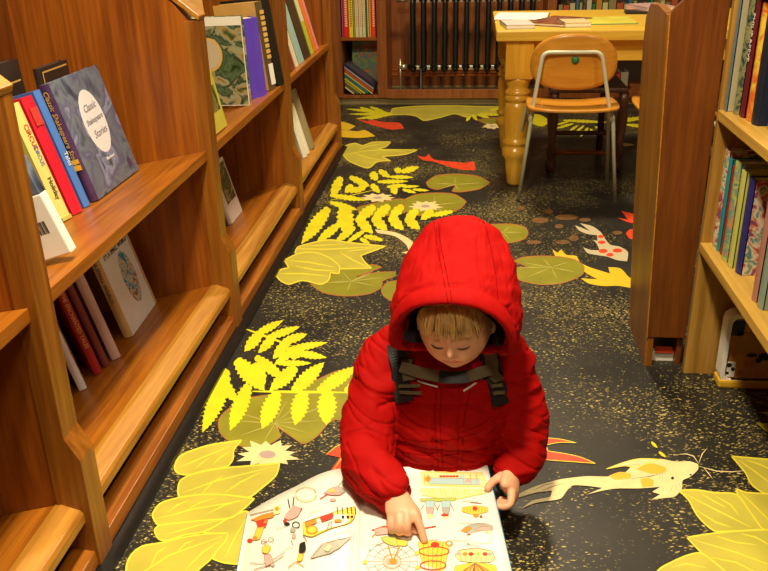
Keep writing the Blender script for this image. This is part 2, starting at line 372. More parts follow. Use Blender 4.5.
for a, b, w in [((330, 150), (260, 168), 10), ((350, 160), (262, 185), 12), ((370, 170), (330, 195), 12), ((400, 170), (350, 210), 12), ((420, 180), (380, 225), 14), ((430, 185), (450, 218), 14), ((300, 145), (520, 155), 14), ((450, 175), (500, 195), 10), ((200, 150), (280, 140), 12)]:
    leaflet(*Zc(500, 90, 4.757, [a, b]), w / 4.757)
leaf(Zc(500, 90, 4.757, [(110, 118), (190, 118), (240, 150), (200, 175), (120, 145)]), 'fern', None)
for a, b, w in [((560, 150), (700, 130), 20), ((600, 165), (720, 180), 16), ((560, 260), (640, 262), 14)]: leaflet(*Zc(500, 90, 4.757, [a, b]), w / 4.757, 'cream' if w == 14 else 'fern')
# --- near left ferns and leaves
A2 = lambda p: Zc(190, 310, 4, p)
pad(A2([(115, 440), (120, 490), (150, 522), (200, 545), (280, 552), (340, 525), (365, 505), (340, 462), (395, 500), (455, 537), (510, 505), (550, 457), (580, 440), (680, 445), (700, 330), (660, 240), (590, 245), (520, 275), (400, 330), (250, 350), (150, 400)]), A2([(340, 455)])[0])
leaflet(*A2([(225, 78), (420, 150)]), 2.4, serr=False); leaflet(*A2([(250, 327), (680, 332)]), 2.6, serr=False)
for a, b, w in [((262, 100), (374, 42), 30), ((285, 92), (217, 168), 44), ((310, 112), (442, 67), 30), ((340, 105), (273, 174), 36), ((370, 130), (470, 97), 34), ((395, 125), (332, 197), 42), ((390, 160), (552, 131), 28),
                ((405, 195), (455, 155), 34), ((420, 172), (548, 192), 30), ((350, 215), (488, 214), 24), ((420, 160), (335, 222), 30), ((262, 188), (385, 285), 44), ((185, 200), (300, 325), 70), ((150, 240), (110, 300), 50),
                ((105, 270), (190, 370), 52), ((150, 265), (50, 492), 66), ((235, 300), (160, 485), 62), ((255, 215), (300, 300), 54), ((425, 230), (318, 325), 56), ((350, 328), (288, 478), 66), ((412, 328), (538, 210), 56),
                ((455, 325), (420, 463), 66), ((512, 328), (670, 226), 52), ((550, 325), (545, 463), 74), ((620, 330), (700, 280), 40)]:
    leaflet(*A2([a, b]), w / 4)
A1 = lambda p: Zc(120, 428, 4, p)
lotus(A1([(590, 108)])[0], 31, 15, 13, .3)
leaf(A1([(218, 158), (240, 115), (300, 88), (370, 68), (487, 51), (455, 90), (452, 125), (430, 155), (340, 172), (290, 187), (250, 188), (225, 177)]))
leaf(A1([(500, 335), (515, 340), (560, 420), (520, 545), (420, 542), (370, 525), (400, 470), (425, 430), (330, 420), (440, 360)]))
leaf(A1([(232, 262), (240, 215), (290, 187), (390, 165), (500, 155), (638, 143), (625, 190), (570, 240), (510, 282), (400, 278), (240, 280)]))
leaf(A1([(138, 410), (165, 385), (300, 350), (450, 350), (380, 395), (330, 418), (250, 432), (190, 452), (155, 446)]))
leaf(A1([(130, 350), (160, 305), (240, 280), (330, 268), (430, 270), (538, 285), (490, 330), (440, 362), (330, 372), (200, 385), (150, 388)]))
leaf(A1([(25, 560), (45, 510), (90, 475), (160, 462), (250, 440), (350, 425), (432, 423), (425, 450), (390, 490), (360, 530), (310, 575), (280, 640), (150, 680), (40, 650)]))
for v_ in [[(240, 160), (330, 120), (440, 75)], [(300, 165), (330, 140), (360, 120)], [(370, 150), (400, 120), (440, 95)], [(250, 262), (380, 215), (600, 160)], [(330, 262), (370, 220), (410, 195)], [(420, 260), (480, 220), (560, 180)],
           [(150, 365), (300, 325), (510, 290)], [(190, 340), (230, 310), (280, 290)], [(260, 335), (320, 300), (380, 282)], [(350, 345), (420, 310), (480, 292)], [(180, 430), (300, 395), (400, 370)], [(60, 600), (200, 510), (410, 435)], [(120, 560), (150, 500), (190, 475)], [(230, 500), (260, 465), (300, 450)], [(260, 570), (330, 500), (390, 460)], [(420, 520), (460, 440), (500, 370)]]:
    vein(A1(v_), 1.5)
# --- near right leaves, koi
A3 = lambda p: Zc(576, 428, 4, p); A4 = lambda p: Zc(500, 400, 4, p)
leaf(A3([(622, 115), (700, 122), (860, 135), (860, 265), (757, 265), (700, 225), (680, 185)]))
leaf(A3([(640, 245), (680, 260), (860, 270), (860, 420), (757, 410), (700, 365), (660, 310)]))
leaf(A3([(410, 252), (480, 250), (560, 262), (640, 268), (690, 330), (745, 408), (560, 416), (515, 385), (480, 345), (450, 290)]))
leaf(A3([(443, 440), (540, 425), (640, 415), (860, 408), (900, 640), (680, 640), (560, 560), (500, 500)]))
leaf(A3([(325, 575), (380, 540), (450, 510), (500, 503), (560, 545), (600, 580), (640, 650), (300, 650)]))
for v_ in [[(650, 130), (720, 180), (800, 240)], [(680, 130), (740, 150), (800, 180)], [(430, 262), (560, 330), (700, 400)], [(500, 265), (560, 300), (600, 320)], [(560, 275), (620, 310), (650, 350)], [(480, 330), (560, 380), (620, 400)],
           [(660, 262), (720, 320), (790, 390)], [(470, 450), (640, 500), (800, 560)], [(560, 435), (640, 460), (720, 470)], [(660, 425), (720, 440), (790, 480)], [(540, 520), (640, 540), (740, 590)], [(380, 560), (440, 545), (520, 560)]]: vein(A3(v_), 1.5)
leaf(A3([(720, -20), (860, -10), (860, 40), (760, 15)]), 'pale_leaf', None); leaf(A3([(725, -60), (860, -70), (860, -30)]), 'pale_leaf', None)
leaf(A4([(100, 150), (230, 157), (308, 174), (240, 172), (185, 182), (192, 205), (250, 215), (320, 230), (382, 256), (300, 250), (100, 236)]), 'koi_red', 'pale_line', .7)
lay(mb, [(326, 455), (336, 447), (350, 441), (380, 441), (380, 480), (335, 478), (330, 472), (340, 458)], 'koi_red', fl); ribbon(mb, [(326, 455), (336, 447), (350, 441), (370, 440)], 1, 'pale_line', fl); ribbon(mb, [(334, 470), (342, 458), (352, 452)], 1, 'pale_line', fl); ribbon(mb, [(336, 476), (346, 464), (354, 459)], .8, 'ink', fl)
leaf(A4([(30, 410), (90, 370), (150, 345), (230, 322), (290, 313), (350, 307), (440, 308), (500, 292), (530, 265), (580, 245), (640, 238), (700, 248), (760, 248), (792, 260), (792, 280), (760, 310), (730, 325), (728, 355), (700, 388), (655, 395), (605, 401), (640, 380), (608, 370), (640, 350), (560, 356), (450, 358), (345, 381), (410, 354), (340, 345), (290, 345), (268, 365), (245, 395), (215, 403), (140, 415), (85, 438), (130, 405), (200, 390), (208, 366), (150, 372), (90, 388)]), 'cream', None)
leaf(A4([(425, 278), (500, 250), (560, 237), (640, 240), (590, 256), (530, 270), (500, 266)]), 'cream', 'pale_line', .8)
for pts in ([(435, 306), (480, 290), (525, 298), (522, 316), (460, 321)], [(545, 278), (600, 256), (662, 272), (665, 290), (610, 298)], [(560, 320), (590, 314), (614, 324), (612, 346), (570, 353)]): leaf(A4(pts), 'koi_orange', None)
for pts in ([(520, 318), (600, 308), (660, 292)], [(640, 300), (636, 318)], [(650, 298), (648, 318)], [(660, 296), (660, 314)], [(130, 365), (180, 342), (220, 335)], [(170, 365), (210, 348), (260, 335)], [(700, 335), (706, 360)], [(690, 345), (682, 368)], [(716, 335), (722, 352)], [(215, 385), (245, 370)], [(480, 268), (560, 258)]):
    ribbon(mb, A4(pts), .7, 'ink', fl)
dot(A4([(690, 315)])[0], 1.6, 1.6, 'ink'); dot(A4([(762, 302)])[0], 1.2, .9, 'ink')
for pts in ([(490, 145), (470, 115), (440, 106), (410, 108)], [(490, 145), (505, 105), (525, 82)], [(490, 155), (560, 175), (620, 178), (680, 173)], [(510, 160), (530, 185), (545, 205)]): ribbon(mb, A3(pts), 1.0, 'cream', fl)
leaflet(*A4([(605, 170), (630, 195)]), 3, serr=False); leaflet(*A4([(635, 210), (665, 232)]), 3, serr=False)
mb.build('floor', kind='structure', local=True)

def struct_box(name, a, b, mt): return MB().box(a, b, mt).build(name, kind='structure')
struct_box('wall_back', (-3, 6.3, 0), (3.4, 6.4, 2.95), 'wall')
struct_box('wall_left', (-3.1, -2.5, 0), (-3, 6.4, 2.95), 'wall')
struct_box('wall_right', (3.4, -2.5, 0), (3.5, 6.4, 2.95), 'wall')
struct_box('wall_front', (-3.1, -2.6, 0), (3.5, -2.5, 2.95), 'wall')
struct_box('ceiling', (-3.1, -2.6, 2.95), (3.5, 6.4, 3.05), 'ceiling')
struct_box('baseboard_back', (-3, 5.865, 0), (2.6, 5.90, .048), 'plinth')

# ------------------------------------------------------------------ left bookcase
XF = -.75
bc = empty('bookcase', (-1.0, 2.35, 0), 'long orange-brown cherry bookcase with tilted shelves along the left of the aisle', 'bookcase')
UPY = [(-.985, -.925), (.145, .205), (1.266, 1.326), (2.345, 2.405), (3.44, 3.50), (4.60, 4.66)]
XB = -1.30
def upright(y0, y1):
    out = [(-.728, 0.0), (-.728, .262), (-.752, .312), (-.752, .945), (-.83, 1.01), (-1.06, 1.22), (XB, 1.26), (XB, 0.0)]
    a = MB().prism([(x - (.03 if i < 4 else .0), y0 + .005, z) for i, (x, z) in enumerate(out)], (0, y1 - y0 - .010, 0), 'cherry_z', .0015)
    u = a.build('side_panel', bc)
    face = [(-.728, 0.0), (-.728, .262), (-.752, .312), (-.752, .950), (-.795, .950), (-.795, 0)]
    MB().prism([(x, y0, z) for x, z in face], (0, y1 - y0, 0), 'stile', .002).build('face_stile', u)
    cap = [(-.751, .950), (-.830, 1.0115), (-1.06, 1.222), (XB - .005, 1.262), (XB - .005, 1.276), (-1.055, 1.236), (-.825, 1.026), (-.747, .963)]
    MB().prism([(x, y0 - .001, z) for x, z in cap], (0, y1 - y0 + .002, 0), 'cherry_edge', .003).build('top_moulding', u)
for y0, y1 in UPY: upright(y0, y1)
TM, TB = .20, .27     # shelf tilt (rise per metre towards the aisle)
for (a0, a1), (b0, b1) in zip(UPY[:-1], UPY[1:]):
    y0, y1 = a1 - .004, b0 + .004
    for X0, zt, th, sl, edge in ((-.768, .585, .028, TM, 0),):
        q = [(X0, zt), (XB + .02, zt + sl * (XB + .02 - X0)), (XB + .02, zt + sl * (XB + .02 - X0) - th), (X0, zt - th)]
        MB().prism([(x, y0, z) for x, z in q], (0, y1 - y0, 0), 'cherry_y', .002).build('shelf', bc)
    q = [(-.785, .157), (XB + .02, .157 + TB * (XB + .02 + .785)), (XB + .02, .135 + TB * (XB + .02 + .785)), (-.785, .132)]
    s_ = MB().prism([(x, y0, z) for x, z in q], (0, y1 - y0, 0), 'cherry_y', .001).build('shelf', bc)
    q = [(-.742, .138), (-.748, .146), (-.785, .158), (-.800, .155), (-.800, .12), (-.742, .118)]
    MB().prism([(x, y0, z) for x, z in q], (0, y1 - y0, 0), 'cherry_edge', .0015).build('shelf_nosing', s_)
    q = [(-.732, .012), (-.735, .045), (-.782, .052), (-.782, .012)]
    MB().prism([(x, y0, z) for x, z in q], (0, y1 - y0, 0), 'cherry_y', .002).build('kick_rail', bc)
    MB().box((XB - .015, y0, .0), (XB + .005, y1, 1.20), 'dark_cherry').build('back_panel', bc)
MB().box((-.86, -.98, 0), (-.700, 4.66, .0105), 'black_strip').build('dark_gap_strip', bc)  # black strip stands in for the shade in the gap along the floor

# ------------------------------------------------------------------ books
FONTS = {}
def text_mesh(s, size, mt, name, parent, mat4, label=None, bold=0.0):
    cu = bpy.data.curves.new('t', 'FONT'); cu.body = s; cu.size = size; cu.align_x = 'CENTER'; cu.align_y = 'CENTER'; cu.extrude = .0003; cu.shear = .25 if s[0] in 'CSI' and s[1].islower() else 0; cu.offset = bold
    cu.resolution_u = 2
    to = bpy.data.objects.new('t', cu); COL.objects.link(to)
    dg = bpy.context.evaluated_depsgraph_get(); me = bpy.data.meshes.new_from_object(to.evaluated_get(dg))
    bpy.data.objects.remove(to); bpy.data.curves.remove(cu)
    me.transform(mat4); me.materials.clear(); me.materials.append(M[mt]); me.name = name
    o = bpy.data.objects.new(name, me); COL.objects.link(o); o.parent = parent
    WORLD[o.name] = WORLD[parent.name]
    if label: o['label'] = label
    return o
def frame(xa, up):
    """rotation whose local x = xa (spine width), z = up, y = depth"""
    z = V(up).normalized(); x = V(xa); x = (x - z * x.dot(z)).normalized(); y = z.cross(x)
    return Matrix((x, y, z)).transposed()
def cmat(c):
    if isinstance(c, str): return c
    k = 'print_%.2f_%.2f_%.2f' % tuple(c)
    if k not in M: M[k] = plain(k, c, .35, var=.06, vs=12)
    return k
def book(P0, xa, up, th, h, dp, cover, label, group, front=None, spine=None, name='book', pages=True, soft=False, spine_marks=None, flip=False):
    """P0 = bottom left corner of the spine seen from outside, xa = along the spine width, dp = depth away from the viewer"""
    R = frame(xa, up); r = empty(name, V(P0), label, 'book', group, rot=R)
    c = cmat(cover); s_ = cmat(spine) if spine else c; fr = cmat(front) if front else c
    bt = .0012 if soft else .0026
    b = MB(); b.box((0, 0, 0), (bt, dp, h), fr if flip else c); b.box((th - bt, 0, 0), (th, dp, h), c if flip else fr)
    # rounded spine
    n = 5; pr = [(bt * 0 + th * i / n, -.18 * th * math.sin(PI * i / n) * (0 if soft else 1)) for i in range(n + 1)]
    pr2 = [(x, bt) for x, _ in pr][::-1]
    b.prism([(x, y, 0) for x, y in pr + pr2], (0, 0, h), s_)
    b.build('cover', r, local=True)
    if pages:
        MB().box((bt, bt, .004), (th - bt, dp - .005, h - .004), 'paper').build('pages', r, local=True)
    if spine_marks:
        b = MB()
        for z0, z1, col in spine_marks:
            b.box((th * .06, -.18 * th - .0012 if not soft else -.0012, z0 * h), (th * .94, .0, z1 * h), cmat(col))
        b.build('spine_band', r, local=True)
    return r
def spine_text(r, s, th, h, size, mt, zc=.55, up_read=False, soft=False):
    # reads downwards along the spine, on local y = -something plane
    yy = -.0015 - (0 if soft else .18 * th)
    mm = Matrix(((0, 1, 0, th / 2), (0, 0, -1, yy), (-1, 0, 0, zc * h), (0, 0, 0, 1)))
    if up_read: mm = Matrix(((0, -1, 0, th / 2), (0, 0, -1, yy), (1, 0, 0, zc * h), (0, 0, 0, 1)))
    return text_mesh(s, size, mt, 'title_lettering', r, mm)
def cover_patch(r, th, poly, mt, name='cover_picture', dz=.0004, label=None):
    """poly in (depth, height) on the +x board"""
    b = MB(); b.prism([(th + dz * .2, y, z) for y, z in poly], (dz, 0, 0), mt)
    o = b.build(name, r, local=True)
    if label: o['label'] = label
    return o
def ell(cy, cz, ry, rz, n=24): return [(cy + ry * math.cos(2 * PI * i / n), cz + rz * math.sin(2 * PI * i / n)) for i in range(n)]
def cover_text(r, s, th, cy, cz, size, mt, rot=0.0, dz=.0012):
    mm = Matrix.Translation((th + dz, cy, cz)) @ Matrix(((0, 0, 1, 0), (1, 0, 0, 0), (0, 1, 0, 0), (0, 0, 0, 1))) @ Matrix.Rotation(rot, 4, 'Z')
    return text_mesh(s, size, mt, 'title_lettering', r, mm)
M['shk'] = art('shk', [(.02, .025, .05), (.06, .08, .14), (.16, .20, .27), (.10, .11, .20), (.28, .31, .52), (.05, .08, .09)], 9)
M['shk_spine'] = plain('shk_spine', (.07, .03, .10), .4, var=.5, vs=20)
M['glow_white'] = plain('glow_white', (.85, .86, .92), .4)
M['photo_a'] = art('photo_a', [(.02, .05, .08), (.05, .28, .45), (.6, .6, .5), (.35, .12, .04), (.02, .02, .02)], 40)
M['photo_b'] = art('photo_b', [(.10, .03, .01), (.35, .14, .03), (.75, .5, .1), (.12, .05, .02), (.3, .25, .15)], 22)
M['illus'] = art('illus', [(.005, .01, .004), (.02, .05, .01), (.10, .16, .08), (.02, .04, .015), (.32, .34, .20), (.40, .26, .08), (.05, .09, .03)], 16)
M['olive_art'] = art('olive_art', [(.015, .015, .01), (.12, .11, .02), (.25, .22, .05), (.03, .03, .03)], 24)
M['comic'] = art('comic', [(.65, .55, .22), (.05, .20, .20), (.70, .62, .45), (.45, .08, .04), (.06, .05, .25), (.70, .60, .15)], 28)
M['comic_b'] = art('comic_b', [(.05, .25, .22), (.55, .50, .10), (.10, .30, .26), (.60, .25, .12), (.25, .35, .12)], 26)
M['green_art'] = art('green_art', [(.01, .03, .03), (.03, .08, .07), (.28, .28, .12), (.02, .05, .06), (.10, .12, .08)], 34)
M['flame_art'] = art('flame_art', [(.75, .45, .03), (.65, .10, .02), (.80, .60, .05), (.60, .05, .02)], 22, stretch=(1, 1, .8))
M['garden_art'] = art('garden_art', [(.04, .12, .02), (.12, .26, .03), (.30, .36, .08), (.05, .08, .04)], 34)
M['poster'] = art('poster', [(.02, .20, .16), (.45, .45, .10), (.05, .35, .30), (.70, .15, .10), (.75, .45, .05)], 22)
M['cow'] = art('cow', [(.45, .12, .03), (.60, .30, .07), (.50, .20, .06), (.20, .05, .03)], 12)
P('gold_ink', (.70, .42, .10), .4); P('grey_ink', (.22, .20, .24), .5); P('red_ink', (.55, .04, .03), .5); P('blue_ink', (.06, .15, .55), .5); P('white_ink', (.85, .82, .75), .5); P('dark_ink', (.03, .025, .02), .5)

tilt = math.atan(.27); UPL = V((-math.sin(tilt), 0, math.cos(tilt)))
GA = 'books on the upper left shelf of the near bay'
def zmid(x): return .585 + TM * (x + .768) + .002
def zbot(x): return .157 + TB * (x + .785) + .002
def bk(P, z, *a, **k):
    return book((P[0], P[1], z(P[0])), *a, **k)
r = bk((-.972, 1.975), zmid, (1, .0, 0), UPL, .028, .305, .285, 'shk', 'blue-violet illustrated storybook standing cover out with a white oval title, upper left shelf', GA, front='shk', spine='shk_spine')
cover_patch(r, .028, ell(.15, .175, .062, .085), 'glow_white')
cover_text(r, 'Classic', .028, .15, .214, .027, 'grey_ink', .05); cover_text(r, 'Shakespeare', .028, .15, .180, .0205, 'grey_ink', .05); cover_text(r, 'Stories', .028, .155, .145, .028, 'grey_ink', .05)
cover_text(r, 'Illustrated', .028, .15, .075, .012, 'white_ink'); cover_patch(r, .028, ell(.245, .035, .012, .014), 'shk_spine', 'cover_badge')
spine_text(r, 'Classic Shakespeare Stories', .028, .305, .018, 'gold_ink', .62)
MB().box((.005, -.0072, .085), (.023, -.0055, .098), 'koi_orange').box((.005, -.0072, .102), (.023, -.0055, .113), 'koi_orange').build('spine_emblem', r, local=True)
r = bk((-.963, 1.926), zmid, (.33, .94, 0), UPL, .023, .30, .19, (.07, .20, .62), 'thin bright blue hardback between the red book and the blue-violet storybook', GA)
spine_text(r, 'Tales', .023, .30, .017, 'white_ink', .42)
r = bk((-.966, 1.868), zmid, (.33, .94, 0), UPL, .035, .295, .19, (.62, .012, .035), 'thick bright crimson red hardback on the upper left shelf', GA)
MB().box((.006, -.0085, .225), (.029, -.0062, .268), (M['red_ink'])).build('spine_emblem', r, local=True)
r = bk((-.976, 1.823), zmid, (.33, .94, 0), UPL, .034, .29, .19, (.72, .66, .20), 'pale yellow hardback with red and blue spine lettering beside the crimson book', GA, spine_marks=[(.0, .03, (.5, .45, .1))])
spine_text(r, 'CIRCUS', .034, .29, .018, 'red_ink', .72); spine_text(r, 'CIRCUS', .034, .29, .014, 'blue_ink', .56); spine_text(r, 'Holiday', .034, .29, .018, 'dark_ink', .28)
r = bk((-.995, 1.745), zmid, (.33, .94, 0), UPL, .030, .25, .17, 'olive_art', 'dark olive patterned book tucked behind the pale yellow hardback', GA, front='olive_art')
# white paperback hanging over the shelf edge
R = frame((-.30, -.95, 0), (-.38, -.22, .90))
r = empty('book', V((-.912, 1.492, zmid(-.912) + .002)), 'white paperback with a barcode leaning at the edge of the upper left shelf', 'book', GA, rot=frame((.98, .0, .2), (-.30, -.03, .93)))
MB().box((0, 0, 0), (.13, .026, .130), 'page_white', .003).build('cover', r, local=True)
MB().box((.001, .001, .130), (.129, .025, .205), 'shk', .002).build('cover_picture', r, local=True)
q = MB(); x_ = .066
for k in range(16): w_ = .0008 + .0012 * ((k * 7) % 3) / 2; q.box((x_, -.0005, .052), (x_ + w_, .0002, .078), 'ink'); x_ += .0028
q.build('barcode', r, local=True)

GB = 'books on the lower left shelf of the near bay'
r = bk((-.982, 2.07), zbot, (1, .06, 0), UPL, .028, .285, .235, (.74, .72, .70), 'white picture book with an oval photograph and tan spine on the lower left shelf', GB, front=(.74, .72, .70), spine=(.58, .36, .14))
cover_patch(r, .028, ell(.135, .135, .047, .082), 'photo_a')
cover_text(r, "IT'S A SMALL WORLD", .028, .118, .232, .0195, 'dark_ink'); cover_patch(r, .028, [(.03, .26), (.055, .262), (.07, .275), (.055, .268), (.048, .245), (.04, .268)], 'koi_red', 'cover_emblem')
cover_patch(r, .028, [(.221, 0), (.235, 0), (.235, .285), (.221, .285)], (.58, .36, .14) and cmat((.58, .36, .14)), 'cover_border')
spine_text(r, "IT'S A SMALL WORLD", .028, .285, .016, 'dark_ink', .66)
dd = (.74, .67, 0)
r = bk((-.958, 1.925), zbot, dd, UPL, .026, .29, .19, (.55, .36, .34), 'pink-white thin book with a pale blue picture beside the oval photograph book', GB, front=(.78, .78, .76))
cover_patch(r, .026, [(.04, .04), (.16, .04), (.16, .13), (.04, .13)], 'photo_a')
r = bk((-.966, 1.888), zbot, dd, UPL, .018, .285, .19, (.19, .035, .03), 'dull maroon plain hardback second from the pink-white thin book', GB)
r = bk((-.975, 1.85), zbot, dd, UPL, .022, .275, .19, (.36, .012, .012), 'dark red hardback with faded gold title on the lower left shelf', GB)
spine_text(r, 'THE ENCHANTED TALES', .022, .275, .0145, 'gold_ink', .58)
r = bk((-.985, 1.775), zbot, (.85, .52, 0), UPL, .020, .275, .20, (.74, .70, .78), 'white-spined book with a brown and gold cover on the lower left shelf', GB, front=(.74, .70, .78))
cover_patch(r, .020, [(.012, .015), (.19, .015), (.19, .26), (.012, .26)], 'photo_b')
r = bk((-.985, 1.69), zbot, (.85, .52, 0), UPL, .026, .26, .19, (.30, .02, .015), 'red book nearest the stile on the lower left shelf', GB, front='photo_b')
r = bk((-1.00, 1.62), zbot, (.85, .52, 0), UPL, .024, .24, .18, (.25, .02, .02), 'red book mostly hidden behind the stile on the lower left shelf', GB)
# shadowy framed books at the back of the near bay
for i, (x, y, s_) in enumerate([(-1.15, 1.93, .25), (-1.13, 2.15, .24)]):
    o = book((x, y, zmid(x) + .0), (1, 0, 0), (-.06, 0, 1), .02, .34 if i else .38, .16, (.03, .022, .02), ['black book with tan border in the shadow behind the pale yellow hardback', 'tall black book in the shadow at the back of the near bay'][i], 'shadowed books at the back of the near bay')
    cover_patch(o, .02, [(.008, .01), (.012, .01), (.012, .33), (.008, .33)], 'gold_ink', 'cover_border'); cover_patch(o, .02, [(.012, .326), (.15, .326), (.15, .33), (.012, .33)], 'gold_ink', 'cover_border')

# second bay
GC = 'books on the upper shelf of the middle left bay'
def zm2(x): return zmid(x)
r = empty('book', V((-1.02, 3.045, zmid(-.9) + .010)), 'thick illustrated hardback with a green and grey landscape cover facing the reader', 'book', GC, rot=frame((0, 1, 0), (-.02, 0, 1)))
# local x = +Y, y = -X ; keep simple: cover facing -Y (x=0 board)
MB().box((0, -.205, .0), (.0025, 0, .315), 'paper').box((0, -.006 + 0, 0), (.035, 0, .315), 'illus').box((.0325, -.205, 0), (.035, 0, .315), 'illus').build('cover', r, local=True)
MB().box((.0025, -.198, .004), (.0325, -.006, .311), 'paper').build('pages', r, local=True)
MB().box((-.0008, -.203, .003), (.0, 0, .285), 'illus').build('cover_picture', r, local=True)
q = MB(); q.prism([(-.0018, -.075 + .05 * math.cos(a) , .185 + .06 * math.sin(a)) for a in [2 * PI * i / 20 for i in range(20)]], (.001, 0, 0), 'gold_ink'); q.prism([(-.0024, -.075 + .043 * math.cos(a), .185 + .052 * math.sin(a)) for a in [2 * PI * i / 20 for i in range(20)]], (.001, 0, 0), 'grey_cream'); q.build('cover_emblem', r, local=True)
UP2 = V((-.05, -.0, 1)).normalized()
bk((-.848, 3.17), zmid, (.80, .60, 0), UP2, .075, .295, .09, (.12, .06, .62), 'violet-blue thick hardback beside the landscape cover book', GC)
r = bk((-.795, 3.295), zmid, (.35, .93, 0), (-.10, 0, 1), .045, .335, .2, (.62, .38, .12), 'tan book with rows of orange ornaments on the upper shelf of the middle bay', GC, spine=(.12, .08, .03))
MB().box((.008, -.0095, .02), (.037, -.0075, .10), 'page_white').build('spine_label', r, local=True)
q = MB()
for i in range(9): q.box((.010, -.0095, .12 + i * .021), (.036, -.0075, .134 + i * .021), 'gold_ink')
q.build('spine_band', r, local=True)
bk((-.778, 3.37), zmid, (.35, .93, 0), (-.12, 0, 1), .050, .345, .2, (.012, .011, .010), 'black thick book at the far end of the middle bay upper shelf', GC)
r = bk((-1.00, 3.13), zmid, (.7, .7, 0), (-.08, 0, 1), .055, .40, .2, (.66, .36, .11), 'large orange-tan folder standing behind the landscape cover book', GC, spine=(.66, .36, .11))
bk((-1.035, 3.285), zmid, (.6, .8, 0), (-.08, 0, 1), .03, .43, .1, (.75, .62, .04), 'tall yellow book rising behind the orange-tan folder', GC)
r = empty('book', V((-.812, 2.525, zmid(-.81) + .004)), 'small yellow-green paperback leaning at the shelf edge of the middle bay', 'book', GC, rot=frame((1, 0, 0), (-.2, .0, .97)))
MB().box((0, 0, 0), (.014, .15, .185), 'paper', .001).build('pages', r, local=True); MB().box((.014, .0, 0), (.016, .15, .185), 'pale_leaf').build('cover', r, local=True)
q = MB().box((.016, .02, .06), (.0168, .13, .14), 'olive_art').build('cover_picture', r, local=True)
r = bk((-.93, 3.0), zbot, (1, 0, 0), UPL, .018, .235, .16, (.68, .62, .60), 'white picture book with a green and brown photo lying alone on the lower shelf', 'books on the lower shelves farther down')
cover_patch(r, .018, [(.03, .07), (.15, .07), (.15, .22), (.03, .22)], 'illus')

# third bay
GD = 'leaning books on the upper shelf of the far left bay'
yy = 3.66
for th, c, lab, h, sp in [(.05, 'comic_b', 'green and red patterned paperback at the near end of the far bay shelf', .22, None), (.09, (.20, .045, .02), 'brown-red wide book on the far bay upper shelf', .28, None), (.06, (.72, .62, .42), 'cream spined book next to the brown-red one', .33, None),
                          (.11, (.30, .45, .42), 'pale teal book on the far bay upper shelf', .33, None), (.13, (.055, .035, .018), 'very wide dark brown box file on the far bay upper shelf', .33, None), (.07, (.42, .48, .04), 'lime green and cream book on the far bay upper shelf', .32, (.62, .60, .40)),
                          (.06, (.78, .18, .02), 'bright orange book on the far bay upper shelf', .32, None), (.045, (.75, .25, .25), 'pink book at the far end of the far bay upper shelf', .32, None)]:
    g = bk((-.800, yy), zmid, (.06, 1, 0), UPL if h > .3 else V((-.26, -.05, .96)), th * .94, h, .18, c, lab, GD, soft=True, spine_marks=[(.5, .98, sp)] if sp else None)
    yy += th * 1.30 if th > .05 else th * 1.45
for i, (y, th, h, c, lab) in enumerate([(3.80, .03, .22, (.74, .68, .45), 'cream paperback nearest the stile on the far bay lower shelf'), (3.86, .035, .25, (.70, .66, .50), 'cream paperback second on the far bay lower shelf'), (3.95, .05, .30, (.30, .24, .12), 'tall grey-brown folder on the far bay lower shelf')]):
    bk((-.792, y + .05), zbot, (.5, .86, 0), UPL, th, h, .18, c, lab, 'books on the lower shelves farther down', spine=(.78, .74, .6) if i < 2 else c)

# ------------------------------------------------------------------ back wall cabinets and radiator
bw = empty('wall_cabinet', (-.2, 6.0, 0), 'orange-brown built-in cabinet with low book niche and radiator recess along the back wall', 'cabinet')
def bx(name, a, b, mt, parent=bw, bev=.002): return MB().box(a, b, mt, bev).build(name, parent)
Y0, Y1 = 5.84, 6.26
bx('upright', (-1.05, Y0, .05), (-.89, Y1, 1.3), 'back_wood'); bx('upright', (-.645, Y0, .05), (-.58, Y1, 1.3), 'back_wood'); bx('upright', (.485, Y0, .05), (.545, Y1, 1.3), 'back_wood'); bx('upright', (1.9, Y0, .05), (1.96, Y1, 1.3), 'back_wood')
bx('bottom_rail', (-.89, Y0 + .01, .045), (-.645, Y1, .066), 'back_wood'); bx('bottom_rail', (-.58, Y0, .045), (.485, Y0 + .03, .105), 'back_wood'); bx('floor_board', (-.58, Y0 + .03, .045), (.485, Y1, .060), 'plinth'); bx('bottom_rail', (.545, Y0, .045), (1.9, Y1, .09), 'back_wood')
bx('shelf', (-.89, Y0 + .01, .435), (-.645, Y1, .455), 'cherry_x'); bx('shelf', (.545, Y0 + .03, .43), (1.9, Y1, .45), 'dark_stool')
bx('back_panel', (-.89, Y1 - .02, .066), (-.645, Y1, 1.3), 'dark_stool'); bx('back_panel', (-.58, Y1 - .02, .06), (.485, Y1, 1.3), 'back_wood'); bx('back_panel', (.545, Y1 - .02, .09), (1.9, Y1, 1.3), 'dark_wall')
bx('top_board', (-1.05, Y0 - .01, 1.3), (1.96, Y1, 1.33), 'back_wood')
rad = empty('radiator', (.05, 6.02, .06), 'black cast iron column radiator in the recess of the back wall cabinet', 'radiator')
for i in range(12):
    x = -.41 + i * .0735; m_ = MB()
    for dy in (-.045, .0, .045):
        m_.tube([(x, 6.0 + dy, .235), (x, 6.0 + dy, .26), (x, 6.0 + dy, .66), (x, 6.0 + dy, .69)], [.014, .017, .017, .014], 'radiator_black', 10)
    m_.ball((x, 6.0, .225), .028, 'radiator_black', .75, 2.2, 1.1, 12); m_.ball((x, 6.0, .695), .028, 'radiator_black', .75, 2.2, 1.1, 12)
    s_ = m_.build('radiator_section', rad)
    for z_ in (.225, .667): MB().box((x + .026, 5.935, z_), (x + .048, 5.985, z_ + .026), 'brass', .003).build('connector', s_)
